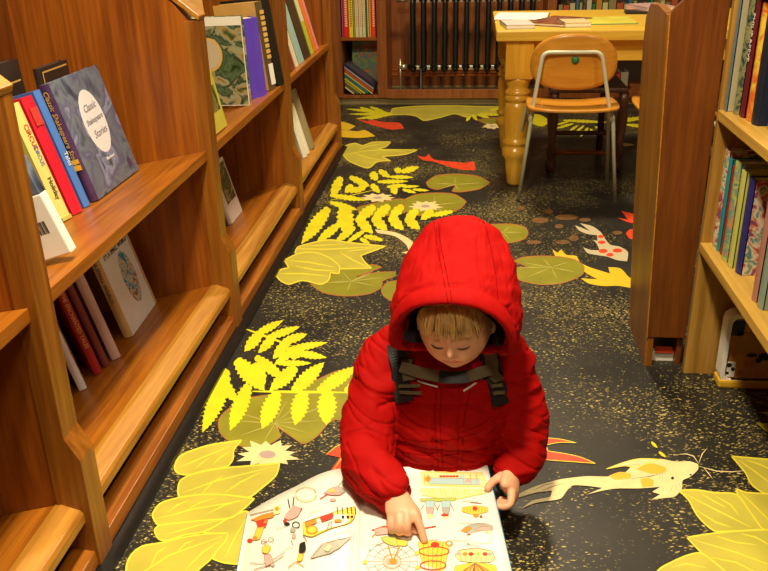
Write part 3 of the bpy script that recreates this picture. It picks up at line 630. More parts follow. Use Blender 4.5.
MB().tube([(-.45, 6, .235), (-.41, 6, .235), (.40, 6, .235)], .016, 'radiator_black', 10).tube([(-.41, 6, .685), (.40, 6, .685)], .016, 'radiator_black', 10).build('header_pipe', rad)
for z in (.17, .205): MB().tube([(-.565, 6.05, z), (.478, 6.05, z)], .010, 'copper', 8).build('copper_pipe', rad)
MB().tube([(-.50, 6, .235), (-.455, 6, .235)], [.022, .018], 'brass', 12).tube([(-.50, 5.99, .062), (-.50, 5.99, .29)], .008, 'brass', 8).build('valve', rad)
MB().tube([(-.52, 6, .685), (-.44, 6, .685)], [.020, .014], 'brass', 12).build('valve', rad)
MB().tube([(-.355, 5.96, .062), (-.355, 5.96, .075), (-.355, 5.96, .09), (-.355, 5.96, .23)], [.035, .03, .012, .012], 'radiator_black', 10).build('foot', rad)
MB().tube([(.33, 5.96, .062), (.33, 5.96, .075), (.33, 5.96, .09), (.33, 5.96, .23)], [.035, .03, .012, .012], 'radiator_black', 10).build('foot', rad)

GE = 'upright paperbacks on the back wall niche shelf'
x = -.884
for i, (th, c, c2, lab) in enumerate([(.012, (.28, .08, .25), None, 'thin purple-white spine at the left end of the niche shelf'), (.036, (.70, .02, .015), (.80, .65, .40), 'bright red spine with cream lettering, first red book in the niche'), (.030, (.72, .62, .03), (.40, .10, .02), 'yellow spine in the back wall niche'), (.012, (.30, .32, .10), None, 'thin olive spine next to the yellow one in the niche'),
                                  (.026, (.66, .60, .34), (.70, .3, .2), 'cream spine with red dots, left of its twin in the niche'), (.026, (.66, .60, .34), (.70, .3, .2), 'cream spine with red dots, centre one in the niche'), (.022, (.66, .60, .34), (.70, .3, .2), 'cream spine with red dots, right of its twin in the niche'), (.010, (.05, .14, .04), None, 'thin dark green spine in the niche'),
                                  (.012, (.55, .50, .20), None, 'thin tan spine right of the dark green one in the niche'), (.016, (.75, .25, .02), None, 'orange spine in the back wall niche'), (.030, (.70, .05, .02), (.75, .6, .45), 'red and white spine at the right end of the niche shelf')]):
    h = .27 + .02 * math.sin(i * 2.1)
    r = book((x, Y0 + .03, .456), (1, 0, 0), (0, 0, 1), th - .0012, h, .2, c, lab, GE, soft=True)
    if c2:
        q = MB(); 
        for k in range(12): q.box((th * .3, -.0006, .07 + k * .015), (th * .7, 0, .079 + k * .015), cmat(c2))
        q.build('title_lettering', r, local=True)
    x += th
r = book((-.845, Y0 + .22, .068), (0, -1, 0), (0, .12, 1), .012, .33, .19, 'poster', 'colourful poster-like book standing cover out at the back of the lower niche', 'books in the lower niche', front='poster')
R_ = frame((0, 1, 0), (0, .12, 1))
bpy.data.objects.remove(r.children[0]); 
for ch in list(r.children): bpy.data.objects.remove(ch)
r.matrix_world = Matrix.Translation((-.85, Y0 + .21, .068)) @ Matrix.Rotation(-.12, 4, 'X'); WORLD[r.name] = r.matrix_world.copy()
MB().box((0, 0, 0), (.20, .012, .34), 'poster', .001).build('cover', r, local=True)
text_mesh('TOPPER', .05, 'red_ink', 'title_lettering', r, Matrix.Translation((.10, -.001, .285)) @ Matrix.Rotation(PI / 2, 4, 'X'), bold=.001)
GF = 'thin books leaning in the lower niche'
d = V((.80, 0, -.60)); n_ = V((.60, 0, .80))
for i, (c, lab, L_, hid) in enumerate([((.70, .62, .40), 'cream thin book at the bottom of the leaning stack', .09, 0), ((.20, .14, .05), 'brown thin book low in the leaning stack', .14, 0), ((.45, .40, .10), 'olive thin book in the leaning stack', .18, 0), ((.80, .62, .02), 'yellow thin book in the leaning stack', .235, 0), ((.02, .22, .35), 'blue thin book above the yellow one in the leaning stack', .20, 0),
                                       ((.55, .50, .15), 'tan thin book in the leaning stack', .24, 0), ((.72, .10, .02), 'orange-red thin book in the leaning stack', .245, 0), ((.40, .38, .45), 'grey-white thin book in the leaning stack', .25, 0), ((.04, .02, .06), 'dark thin book at the top of the leaning stack', .26, 0)]):
    top_z = .115 + i * .0195
    p = V((-.882, Y0 + .025, top_z))
    Lm = L_
    end = p + d * Lm
    if end.z < .070: Lm = (p.z - .070) / .60
    if (p + d * Lm).x > -.655: Lm = (-.655 - p.x) / .80
    r = empty('book', p, lab, 'book', GF, rot=Matrix((d, (0, 1, 0), V((.6, 0, .8)))).transposed())
    MB().box((0, 0, 0), (Lm, .19, .0022), cmat(c)).box((0, 0, .0108), (Lm, .19, .013), cmat(c)).box((0, 0, 0), (Lm, .002, .013), cmat(c)).build('cover', r, local=True)
    MB().box((.003, .002, .0022), (Lm - .003, .185, .0108), 'paper').build('pages', r, local=True)
# dark right cabinet books
x = .56; i = 0
cs = [(.25, .2, .08), (.4, .08, .03), (.45, .4, .25), (.05, .12, .2), (.3, .3, .05), (.1, .05, .12), (.5, .45, .3), (.03, .15, .08), (.45, .2, .03), (.5, .46, .2)]
cn = ['olive', 'red', 'cream', 'blue', 'moss', 'plum', 'ivory', 'green', 'orange', 'straw']
proto = {}
while x < 1.30:
    th = .018 + .03 * random.random(); c = cs[i % 10]
    h = .19 + .04 * random.random() + (.03 if i % 7 == 3 else 0)
    book((x, Y0 + .05, .451), (1, 0, 0), (0, 0, 1), th, h, .18, c, '%s spine in the shadowed shelf beyond the table, %s' % (cn[i % 10], ['left part', 'middle part', 'right part'][min(2, int((x - .56) / .25))]), 'books on the dark shelf beyond the table', soft=True, pages=False); x += th + .004; i += 1
x = .56; i = 0
while x < 1.0:
    th = .03 + .03 * random.random()
    book((x, Y0 + .04, .091), (1, 0, 0), (0, 0, 1), th, .09 + .05 * random.random(), .18, [(.4, .03, .015), (.25, .22, .15), (.05, .1, .15), (.3, .15, .03)][i % 4], '%s spine low under the table on the back wall cabinet' % ['red', 'white', 'blue', 'amber'][i % 4], 'books on the bottom shelf seen under the table', soft=True, pages=False); x += th + .003; i += 1

# ------------------------------------------------------------------ table
tb = empty('library_table', (.75, 4.3, 0), 'golden pine reading table with thick turned legs at the end of the aisle', 'table')
MB().box((.104, 3.885, .682), (1.75, 4.72, .730), 'pine_x', .008).build('tabletop', tb)
MB().box((.17, 3.965, .585), (1.68, 3.99, .682), 'pine_x').build('apron', tb); MB().box((.17, 4.62, .585), (1.68, 4.645, .682), 'pine_x').build('apron', tb)
MB().box((.165, 3.99, .585), (.19, 4.62, .682), 'pine_x').build('apron', tb); MB().box((1.66, 3.99, .585), (1.685, 4.62, .682), 'pine_x').build('apron', tb)
prof = [(.030, 0), (.036, .01), (.045, .10), (.047, .125), (.060, .145), (.064, .162), (.060, .18), (.048, .19), (.050, .195), (.060, .205), (.062, .215), (.052, .225), (.050, .235), (.055, .26), (.059, .32), (.060, .37), (.055, .395), (.048, .402), (.058, .408), (.062, .418), (.056, .430), (.053, .433), (.060, .438), (.061, .448), (.052, .458), (.046, .465), (.052, .48), (.060, .50), (.060, .515)]
for (x, y) in ((.213, 3.975), (.20, 4.63), (1.64, 3.975), (1.64, 4.63)):
    MB().lathe((x, y, 0), prof, 'pine_z', 28).box((x - .063, y - .063, .51), (x + .063, y + .063, .682), 'pine_z', .006).build('leg', tb)
GT = 'open and closed books lying on the reading table'
def flat_book(c, w, l, t, rot, cover, label, pagecol='page_white', z=.731, openb=False):
    r = empty('book', V((c[0], c[1], z)), label, 'book', GT, rot=Matrix.Rotation(rot, 3, 'Z'))
    if openb:
        MB().box((-w, -l / 2, 0), (w, l / 2, .002), cmat(cover)).build('cover', r, local=True)
        m_ = MB(); n = 10
        for sgn in (-1, 1):
            top = [(sgn * w * .97 * i / n, .003 + t * (math.sin(PI * min(1, (i / n) * 1.0 + .12)) ** .6) * (1 - .4 * i / n)) for i in range(n + 1)]
            pts = [(x_, -l / 2 + .004, z_) for x_, z_ in top] + [(sgn * w * .97, -l / 2 + .004, .002), (0, -l / 2 + .004, .002)]
            m_.prism(pts, (0, l - .008, 0), pagecol)
        m_.build('pages', r, local=True)
    else:
        MB().box((-w / 2, -l / 2, 0), (w / 2, l / 2, .003), cmat(cover)).box((-w / 2, -l / 2, t - .003), (w / 2, l / 2, t), cmat(cover)).box((-w / 2, -l / 2, 0), (-w / 2 + .003, l / 2, t), cmat(cover)).build('cover', r, local=True)
        MB().box((-w / 2 + .003, -l / 2 + .003, .003), (w / 2 - .004, l / 2 - .003, t - .003), pagecol).build('pages', r, local=True)
    return r
M['brown_art'] = art('brown_art', [(.08, .02, .015), (.18, .05, .03), (.30, .12, .06), (.05, .02, .02)], 18)
flat_book((.20, 4.02), .13, .20, .018, .12, (.60, .58, .55), 'white closed book at the near left corner of the reading table')
flat_book((.245, 4.42), .155, .26, .012, 1.45, (.25, .10, .05), 'open brown and white picture book at the far left of the reading table', 'page_white', openb=True)
flat_book((.40, 4.14), .20, .30, .014, -.55, 'brown_art', 'dark brown patterned book on the middle of the reading table')
flat_book((.46, 4.04), .12, .16, .020, .1, (.62, .52, .30), 'cream closed book beside the dark brown patterned book')
flat_book((.62, 4.20), .145, .24, .012, 1.62, (.05, .30, .18), 'open green edged picture book right of the dark brown book', 'pale_leaf', openb=True)
flat_book((.86, 4.52), .11, .20, .012, 1.5, (.02, .02, .02), 'small black notebook near the far right of the reading table', 'dark_ink')
r = flat_book((.90, 4.60), .16, .22, .03, .3, (.55, .35, .35), 'pinkish magazine stack behind the dark end panel on the reading table')

# ------------------------------------------------------------------ chairs
def make_chair(ox, oy, label, group, rot=0.0):
    root = empty('school_chair', V((.435, 3.74, 0)), label, 'chair', group)
    c = 'ply'
    # seat : plywood shell with a curved front, built as a bent slab
    m_ = MB(); nx, ny = 14, 14; top = []; 
    def seat_pt(u, v):
        sx = .195 * (1 - .20 * max(0, (v - .55) / .45) ** 2); x = .435 + sx * u
        # rounded corners
        y = 3.575 + .35 * v
        z = .432 + .012 * u * u - .030 * max(0, (v - .8) / .2) ** 2 + .010 * max(0, (.15 - v) / .15)
        return V((x, y, z))
    outl = []
    for i in range(48):
        a = 2 * PI * i / 48; cx_ = math.copysign(abs(math.cos(a)) ** .45, math.cos(a)); sy_ = math.copysign(abs(math.sin(a)) ** .45, math.sin(a)); outl.append((cx_, (sy_ + 1) / 2))
    rings_ = []
    for k in (1.0, .97): pass
    vs = []; fs = []; K = 8
    for dz in (0, -.013):
        for k in range(K + 1):
            for (u, v) in outl:
                uu, vv = u * (k / K), .5 + (v - .5) * (k / K); p = seat_pt(uu, vv); vs.append(p + V((0, 0, dz)))
    n = 48; off = (K + 1) * n
    for k in range(K):
        for j in range(n):
            j2 = (j + 1) % n
            fs.append([k * n + j, (k + 1) * n + j, (k + 1) * n + j2, k * n + j2]); fs.append([off + k * n + j, off + k * n + j2, off + (k + 1) * n + j2, off + (k + 1) * n + j])
    for j in range(n):
        j2 = (j + 1) % n; fs.append([K * n + j, off + K * n + j, off + K * n + j2, K * n + j2])
    m_.add(vs, fs, c, True); s_ = m_.build('seat', root)
    m_ = MB()
    for sx in (-.10, .10): m_.ball((.435 + sx, 3.60, .436), .006, 'chrome', 1, 1, .5, 8); m_.ball((.435 + sx * 1.3, 3.70, .436), .006, 'chrome', 1, 1, .5, 8)
    m_.build('screw', s_)
    # backrest: wide oval plywood, curved
    vs = []; fs = []; K = 7; n = 40
    for dy in (0, .011):
        for k in range(K + 1):
            for j in range(n):
                a = 2 * PI * j / n; e = .82
                u = math.copysign(abs(math.cos(a)) ** e, math.cos(a)) * k / K; v = math.copysign(abs(math.sin(a)) ** e, math.sin(a)) * k / K
                wd = .183 * (1 - .06 * v)
                x = .432 + wd * u; z = .618 + .118 * v; y = 3.705 + .035 * u * u * 1.0 - .10 * (z - .618) * .6 + .0
                y = 3.705 + .03 * (1 - 0) * (u * u) - .06 * (z - .618)
                vs.append(V((x, y + dy, z)))
    off = (K + 1) * n
    for k in range(K):
        for j in range(n):
            j2 = (j + 1) % n
            fs.append([k * n + j, k * n + j2, (k + 1) * n + j2, (k + 1) * n + j]); fs.append([off + k * n + j, off + (k + 1) * n + j, off + (k + 1) * n + j2, off + k * n + j2])
    for j in range(n):
        j2 = (j + 1) % n; fs.append([K * n + j, K * n + j2, off + K * n + j2, off + K * n + j])
    b_ = MB().add(vs, fs, c, True).build('backrest', root)
    MB().tube([(.435, 3.700, .628), (.435, 3.7035, .628)], .0165, 'green_dot', 20, up=(0, 0, 1)).build('round_sticker', b_, label='green round sticker')
    def bend(pts, r=.035, n=5):
        out = [V(pts[0])]
        for i in range(1, len(pts) - 1):
            a, b, c_ = V(pts[i - 1]), V(pts[i]), V(pts[i + 1]); p = b + (a - b).normalized() * min(r, (a - b).length / 2); q = b + (c_ - b).normalized() * min(r, (c_ - b).length / 2)
            for k in range(n + 1):
                t = k / n; out.append(p * (1 - t) ** 2 + b * 2 * t * (1 - t) + q * t * t)
        out.append(V(pts[-1])); return out
    fr = bend([(.262, 3.90, .405), (.255, 3.66, .372), (.298, 3.690, .662), (.540, 3.690, .662), (.600, 3.66, .372), (.612, 3.90, .405)], .03)
    MB().tube(fr, .0085, 'chrome', 10).build('back_tube', root)
    for sx, xt, xb in ((-1, .262, .222), (1, .604, .655)):
        MB().tube(bend([(xt + (.02 if sx < 0 else -.02), 3.76, .412), (xt, 3.665, .405), (xb, 3.715, .0)], .03), .0085, 'chrome', 10).build('leg', root)
        MB().tube(bend([(xt + (.02 if sx < 0 else -.02), 3.80, .412), (xt + sx * .012, 3.87, .405), (xt + sx * .055, 4.06 - (.0 if sx < 0 else .06), .0)], .03), .0085, 'chrome', 10).build('leg', root)
    MB().tube([(.27, 3.80, .412), (.60, 3.80, .412)], .007, 'chrome', 8).build('cross_tube', root)
    return root
ch = make_chair(0, 0, 'plywood chair with metal tube legs and a green sticker, back to the viewer', 'plywood chairs at the reading table')
def copy_tree(o, parent=None):
    c = o.copy(); COL.objects.link(c); c.parent = parent
    for k in list(o.children): copy_tree(k, c)
    return c
c2 = copy_tree(ch); c2.location = (.865, 3.695, 0); c2.rotation_euler = (0, 0, -1.57); c2['label'] = 'plywood chair half hidden behind the dark bookcase end panel'
# dark wooden chair with turned legs under the table
st = empty('wooden_chair', (.565, 4.38, 0), 'dark turned-leg wooden chair standing on the far side under the table', 'chair')
MB().box((.38, 4.16, .40), (.75, 4.57, .425), 'dark_stool', .008).build('seat', st)
tl = [(.016, 0), (.022, .02), (.026, .05), (.018, .07), (.024, .09), (.024, .11), (.018, .13), (.022, .2), (.028, .27), (.020, .32), (.024, .36), (.024, .40)]
for x, y in ((.402, 4.19), (.735, 4.19), (.60, 4.66), (.78, 4.60)):
    if y < 4.3: MB().lathe((x, y, 0), tl, 'dark_stool', 14).build('leg', st)
for x0, x1 in ((.40, .44), (.735, .69)): MB().tube([(x1, 4.54, 0), (x1, 4.54, .40), (x1, 4.57, .56)], .017, 'dark_stool', 10).build('leg', st)
for z in (.10, .20): MB().tube([(.402, 4.19, z), (.735, 4.19, z)], .011, 'cherry_x' if z < .15 else 'dark_stool', 8).build('stretcher', st)
for x, x2 in ((.402, .44), (.735, .69)): MB().tube([(x, 4.19, .14), (x2, 4.56, .14)], .010, 'dark_stool', 8).build('stretcher', st)
MB().box((.425, 4.555, .47), (.705, 4.575, .56), 'dark_stool', .004).build('backrest', st)

# ------------------------------------------------------------------ dark end-panel case (right)
dk = empty('book_trolley', (.56, 2.32, 0), 'dark red-brown bookcase end with a tall solid side panel, right of the aisle', 'bookcase')
# side panel facing the viewer
MB().prism([(.508, 2.18, .095), (.474, 2.18, .972), (.505, 2.18, 1.005), (.545, 2.18, 1.06), (.612, 2.18, 1.10), (.612, 2.18, .095)], (0, .018, 0), 'dark_cherry', .0012).build('side_panel', dk)
# solid board facing the aisle, rounded at its far top
def tx(z): return .511 - .042 * z / .97
pr = [(2.184, 0.0), (2.455, 0.0)] 
pts = [(2.184, 0), (2.440, .0), (2.462, .10), (2.478, .35), (2.482, .75), (2.476, .86), (2.455, .935), (2.40, .975), (2.30, .980), (2.184, .968)]
vs = [(tx(z), y, z) for y, z in pts] + [(tx(z) + .02, y, z) for y, z in pts]; n = len(pts)
MB().add(vs, [list(range(n))[::-1], [n + i for i in range(n)]] + [[i, (i + 1) % n, n + (i + 1) % n, n + i] for i in range(n)], 'stile').build('front_board', dk)
MB().prism([(.5055, 2.1785, .095), (.4715, 2.1785, .972), (.4745, 2.1785, .974), (.5085, 2.1785, .095)], (0, -.0015, 0), 'cherry_edge').build('edge_banding', dk, label='pale worn edge strip')
MB().box((.53, 2.20, .095), (.60, 2.44, .115), 'dark_cherry').build('bottom_board', dk)
MB().box((.597, 2.198, .0), (.612, 2.44, 1.0), 'dark_cherry').build('side_panel', dk)
MB().box((.532, 2.22, 0), (.597, 2.235, .030), 'paper').build('toe_board', dk, label='white toe board')
MB().box((.545, 2.21, .030), (.595, 2.235, .038), 'koi_red').build('toe_board', dk, label='red scrap lying on the toe board')

# ------------------------------------------------------------------ light oak bookcase (right)
ok = empty('bookcase', (.80, 1.4, 0), 'pale oak open bookcase of worn children\'s books on the right of the aisle', 'bookcase')
MB().prism([(.612, 2.148, 0), (.612, 2.148, 1.25), (.98, 2.148, 1.25), (.98, 2.148, 0)], (0, .022, 0), 'oak_z', .001).build('side_panel', ok)
for yy in (1.02, -.08): MB().box((.612, yy - .022, 0), (.98, yy, 1.25), 'oak_z', .001).build('side_panel', ok)
for (y0, y1) in ((1.02, 2.148), (-.08, .998)):
    for z in (.745, .395, 1.10): MB().box((.608, y0, z - .024), (.975, y1, z), 'oak_y', .0015).build('shelf', ok)
MB().box((.975, -.10, 0), (.985, 2.17, 1.25), 'dark_cherry').build('back_panel', ok)
GR = 'books on the upper right oak shelf'
def rbook(y1, x, z, th, h, dp, cover, label, group, front=None, spine=None, lean=(0, 0, 1), **k):
    # spine faces -X (the aisle); local x runs towards the viewer (-Y), so its +x board faces the camera
    return book((x, y1, z), (0, -1, 0), lean, th, h, dp, cover, label, group, front=front, spine=spine, **k)
zt = .746
rbook(2.143, .622, zt, .016, .27, .17, (.40, .36, .22), 'thin tattered cream and blue book against the oak end panel', GR, spine=(.10, .18, .28))
r = rbook(2.125, .640, zt, .040, .265, .18, 'green_art', 'dark green illustrated spine beside the maroon book', GR, spine='green_art')
r = rbook(2.083, .643, zt, .030, .268, .18, (.13, .012, .018), 'maroon hardback with cream lettering on the upper right shelf', GR, spine=(.13, .012, .018))
spine_text(r, 'PHILIP REEVE', .030, .268, .019, 'white_ink', .68)
r = rbook(2.050, .648, zt, .034, .262, .18, 'flame_art', 'yellow and red striped spine between maroon and navy books', GR, spine='flame_art')
r = rbook(2.013, .650, zt, .042, .245, .18, (.012, .018, .035), 'thick navy blue hardback on the upper right shelf', GR)
r = rbook(1.968, .672, zt, .045, .26, .19, (.10, .06, .30), 'purple and green garden cover book in front of the navy hardback', GR, front=(.10, .06, .30), spine=(.14, .20, .40))
cover_patch(r, .045, [(.004, .006), (.185, .006), (.185, .14), (.12, .13), (.06, .145), (.004, .12)], 'garden_art')
cover_text(r, 'The Secret', .045, .07, .20, .03, 'white_ink')
rbook(1.92, .66, zt, .04, .25, .18, (.3, .1, .05), 'rust coloured book beyond the purple and green one', GR)
GS = 'worn picture books on the lower right oak shelf'
zt = .396
for (y1, x, th, h, cv, sp, lab) in [(2.142, .640, .034, .255, 'comic', 'comic', 'cream and olive worn spine against the oak end panel'), (2.106, .640, .026, .24, (.02, .22, .26), (.02, .24, .30), 'teal blue spine on the lower right shelf'), (2.078, .642, .024, .23, (.25, .03, .03), (.25, .03, .03), 'dark red ragged spine right of the teal one'),
                                    (2.050, .640, .042, .25, 'comic_b', 'comic_b', 'green and orange ragged spine with a red cap'), (2.004, .642, .034, .24, (.50, .52, .10), (.50, .52, .14), 'lime green pale spine on the lower right shelf'), (1.966, .650, .040, .235, (.03, .03, .22), (.02, .02, .18), 'navy picture book showing a cartoon cover on the lower right shelf')]:
    r = rbook(y1, x, zt, th, h, .17, cv, lab, GS, spine=sp, front='comic' if 'navy' in lab else None)
for (y1, x, th, h, cv, lab) in [(1.80, .640, .030, .24, (.40, .18, .14), 'faded pink spine nearest the front on the lower right shelf'), (1.765, .642, .035, .25, (.22, .30, .26), 'pale sage spine in front of the faded pink one')]:
    rbook(y1, x, zt, th, h, .17, cv, lab, GS, spine=cv)
# plastic box under the oak shelf
bxo = empty('plastic_box', V((.90, 2.10, 0)), 'clear plastic box with white rounded frame and cow picture under the oak shelf', 'box')
def rrect(x0, x1, z0, z1, r, n=6):
    out = []
    for cx_, cz_, a0 in ((x1 - r, z1 - r, 0), (x0 + r, z1 - r, 90), (x0 + r, z0 + r, 180), (x1 - r, z0 + r, 270)):
        for k in range(n + 1):
            a = math.radians(a0 + 90 * k / n); out.append((cx_ + r * math.cos(a), cz_ + r * math.sin(a)))
    return out
o_ = rrect(.688, .96, .012, .222, .028); i_ = rrect(.700, .948, .024, .210, .020)
m_ = MB(); n = len(o_)
for ya, yb in ((2.075, 2.12),):
    vs = [(x, ya, z) for x, z in o_] + [(x, ya, z) for x, z in i_] + [(x, yb, z) for x, z in o_] + [(x, yb, z) for x, z in i_]
    fs = []
    for k in range(n):
        k2 = (k + 1) % n
        fs += [[k, k2, n + k2, n + k], [2 * n + k2, 2 * n + k, 3 * n + k, 3 * n + k2], [k2, k, 2 * n + k, 2 * n + k2], [n + k, n + k2, 3 * n + k2, 3 * n + k]]
    m_.add(vs, fs, 'page_white')
m_.build('frame', bxo)
m_ = MB(); m_.prism([(x, 2.085, z) for x, z in i_], (0, .025, 0), 'cow'); m_.build('picture_panel', bxo)
m_ = MB(); m_.box((.72, 2.083, .105), (.94, 2.085, .165), cmat((.42, .22, .05))); m_.box((.702, 2.083, .155), (.735, 2.085, .20), cmat((.03, .04, .12)))
m_.box((.702, 2.0825, .03), (.728, 2.085, .075), 'page_white')
for c, rx, rz in (((.711, .066), .007, .006), ((.722, .054), .005, .006), ((.708, .042), .005, .004), ((.765, .098), .014, .006), ((.80, .095), .018, .012), ((.785, .083), .008, .008)):
    m_.prism([(c[0] + rx * math.cos(2 * PI * k / 12), 2.0815, c[1] + rz * math.sin(2 * PI * k / 12)) for k in range(12)], (0, .001, 0), 'ink')
m_.build('printed_picture', bxo)
MB().box((.686, 2.070, .0), (.962, 2.125, .024), cmat((.72, .42, .03)), .006).build('yellow_base', bxo)

#<PERSON
# ------------------------------------------------------------------ the child
def remesh(mb_, voxel, name, smooth_it=2):
    """fuse overlapping closed pieces into one continuous surface"""
    me = bpy.data.meshes.new('tmp'); me.from_pydata(mb_.v, [], mb_.f); me.update()
    bm = bmesh.new(); bm.from_mesh(me); bmesh.ops.recalc_face_normals(bm, faces=bm.faces); bm.to_mesh(me); bm.free()
    o = bpy.data.objects.new('tmp', me); COL.objects.link(o)
    md = o.modifiers.new('r', 'REMESH'); md.mode = 'VOXEL'; md.voxel_size = voxel
    ms = o.modifiers.new('s', 'SMOOTH'); ms.factor = .5; ms.iterations = smooth_it
    dg = bpy.context.evaluated_depsgraph_get(); out = bpy.data.meshes.new_from_object(o.evaluated_get(dg)); out.name = name
    bpy.data.objects.remove(o); bpy.data.meshes.remove(me)
    return out
def mesh_obj(name, me, parent, mts, label=None):
    wm = WORLD[parent.name].inverted(); me.transform(wm)
    me.materials.clear()
    for q in mts: me.materials.append(M[q])
    me.polygons.foreach_set('use_smooth', [True] * len(me.polygons))
    o = bpy.data.objects.new(name, me); COL.objects.link(o); o.parent = parent; WORLD[o.name] = WORLD[parent.name]
    if label: o['label'] = label
    return o
def bvh_of(me, off=V((0, 0, 0))):
    return BVHTree.FromPolygons([v.co + off for v in me.vertices], [list(p.vertices) for p in me.polygons])
def catmull(pts, n):
    pts = [V(p) for p in pts]; out = []
    for i in range(len(pts) - 1):
        p0 = pts[max(i - 1, 0)]; p1 = pts[i]; p2 = pts[i + 1]; p3 = pts[min(i + 2, len(pts) - 1)]
        for k in range(n):
            t = k / n; out.append(.5 * ((2 * p1) + (p2 - p0) * t + (2 * p0 - 5 * p1 + 4 * p2 - p3) * t * t + (3 * p1 - p0 - 3 * p2 + p3) * t ** 3))
    out.append(pts[-1]); return out
def limb(mbq, pts, rad, n=6, seg=20, mt='skin', puff=None):
    """tapered limb through joints, hemispherical ends"""
    dat = catmull([(*p, 0) [:3] for p in pts], n); rr = [r[0] for r in [tuple(x) for x in catmull([(r, 0, 0) for r in rad], n)]]
    if puff: rr = [r * (1 + puff(i / (len(rr) - 1))) for i, r in enumerate(rr)]
    # rounded ends
    a, b = dat[0], dat[-1]; ta = (dat[0] - dat[1]).normalized(); tb = (dat[-1] - dat[-2]).normalized()
    pre = [(a + ta * rr[0] * s_, rr[0] * math.sqrt(max(0.0, 1 - s_ * s_))) for s_ in (.97, .8, .5, .25)]
    post = [(b + tb * rr[-1] * s_, rr[-1] * math.sqrt(max(0.0, 1 - s_ * s_))) for s_ in (.25, .5, .8, .97)]
    P_ = [p for p, _ in pre] + dat + [p for p, _ in post]; R_2 = [r for _, r in pre] + rr + [r for _, r in post]
    mbq.tube(P_, R_2, mt, seg)
kid = empty('person', V((-.05, 1.66, 0)), 'toddler in red hooded winter jacket sitting on the floor, pointing at the open picture book', 'person')
# head frame
HC_ = V((-.024, 1.518, .458))
pitch = math.radians(13); yaw = math.radians(-6)
fv = V((math.sin(yaw) * math.cos(pitch), -math.cos(yaw) * math.cos(pitch), -math.sin(pitch)))
rollv = V((math.cos(yaw), math.sin(yaw), 0)); rollv = (rollv + V((0, 0, .05))).normalized()
sv = (rollv - fv * rollv.dot(fv)).normalized()        # towards image right
uv_ = sv.cross(fv) ; uv_ = uv_ if uv_.z > 0 else -uv_
def H(s, f, u): return HC_ + sv * s + fv * f + uv_ * u
def HH(s, f, u): return H(s, f, u) + V((.004, .006, -.019))
def g(x, s): return math.exp(-(x / s) ** 2)
def head_pt(d):
    s, f, u = d
    rs = .074; rf = .080 if f > 0 else .092; ru = .105 if u > 0 else .100
    x = s * rs; y = f * rf; z = u * ru
    if u < 0: x *= 1 - .10 * (-u) ** 1.8; y *= 1 - .06 * (-u)
    if f > 0:
        y += .0085 * f * (g(abs(s) - .50, .28) * g(u + .38, .30))            # cheeks
        y += .0165 * g(s, .115) * g(u + .20, .12) + .006 * g(s, .09) * g(u + .02, .16)   # nose
        y += .003 * (g(abs(s) - .13, .07) * g(u + .24, .07))                 # nostril wings
        y -= .0075 * g(abs(s) - .36, .17) * g(u - .05, .13)                   # eye sockets
        y += .0060 * g(abs(s) - .36, .12) * g(u - .01, .075)                  # lowered eyelids
        y += .0045 * g(s, .20) * g(u + .47, .035) + .0050 * g(s, .17) * g(u + .545, .04)  # lips
        y -= .0030 * g(s, .22) * g(u + .508, .018)
        y -= .003 * g(s, .2) * g(u + .62, .05); y += .007 * g(s, .25) * g(u + .80, .14)  # chin
        y += .002 * g(u - .28, .12) * g(s, .6)
    return x, y, z
hm = MB(); NS, NU = 96, 72; rs_ = []
for i in range(NU + 1):
    th_ = PI * (i + .001) / (NU + .002); u = math.cos(th_); rr = math.sin(th_)
    rs_.append([H(*head_pt((rr * math.sin(2 * PI * j / NS), rr * math.cos(2 * PI * j / NS), u))) for j in range(NS)])
hm.rings(rs_, 'skin')
body = MB(); body.v = list(hm.v); body.f = list(hm.f); body.mi = list(hm.mi); body.mats = list(hm.mats); body.sm = list(hm.sm)
for sg in (-1, 1): body.ball(H(sg * .074, -.012, -.012), .020, 'skin', .45, .8, 1.2, 12)
limb(body, [H(0, -.03, -.05), V((-.03, 1.60, .40)), V((-.035, 1.63, .34))], [.05, .045, .06])
# trunk
def oval_rings(cs, seg=32, e=1.0):
    out = []
    for (c, rx, ry, nrm) in cs:
        c = V(c); nz_ = V(nrm).normalized(); x = V((1, 0, 0)); x = (x - nz_ * x.dot(nz_)).normalized(); y = nz_.cross(x)
        out.append([c + x * rx * math.cos(2 * PI * j / seg) + y * ry * math.sin(2 * PI * j / seg) for j in range(seg)])
    return out
body.rings(oval_rings([((-.05, 1.67, .03), .10, .08, (0, 0, 1)), ((-.05, 1.67, .10), .125, .095, (0, 0, 1)), ((-.048, 1.655, .2), .12, .09, (0, -.1, 1)), ((-.045, 1.635, .29), .125, .08, (0, -.2, 1)), ((-.04, 1.625, .345), .10, .06, (0, -.2, 1)), ((-.035, 1.62, .37), .05, .045, (0, -.2, 1))]), 'skin')
# legs under the book
limb(body, [(-.11, 1.64, .060), (-.135, 1.45, .047), (-.13, 1.33, .046), (-.13, 1.15, .045)], [.055, .040, .036, .028])
limb(body, [(.01, 1.64, .060), (.035, 1.46, .047), (.03, 1.34, .046), (.03, 1.16, .045)], [.055, .040, .036, .028])
# arms in the sleeves
SR, ER, WR = V((-.168, 1.625, .315)), V((-.234, 1.515, .195)), V((-.133, 1.345, .158))
SL, EL, WL = V((.078, 1.625, .318)), V((.134, 1.575, .165)), V((.098, 1.485, .118))
limb(body, [SR, ER, WR], [.036, .030, .020]); limb(body, [SL, EL, WL], [.036, .030, .020])
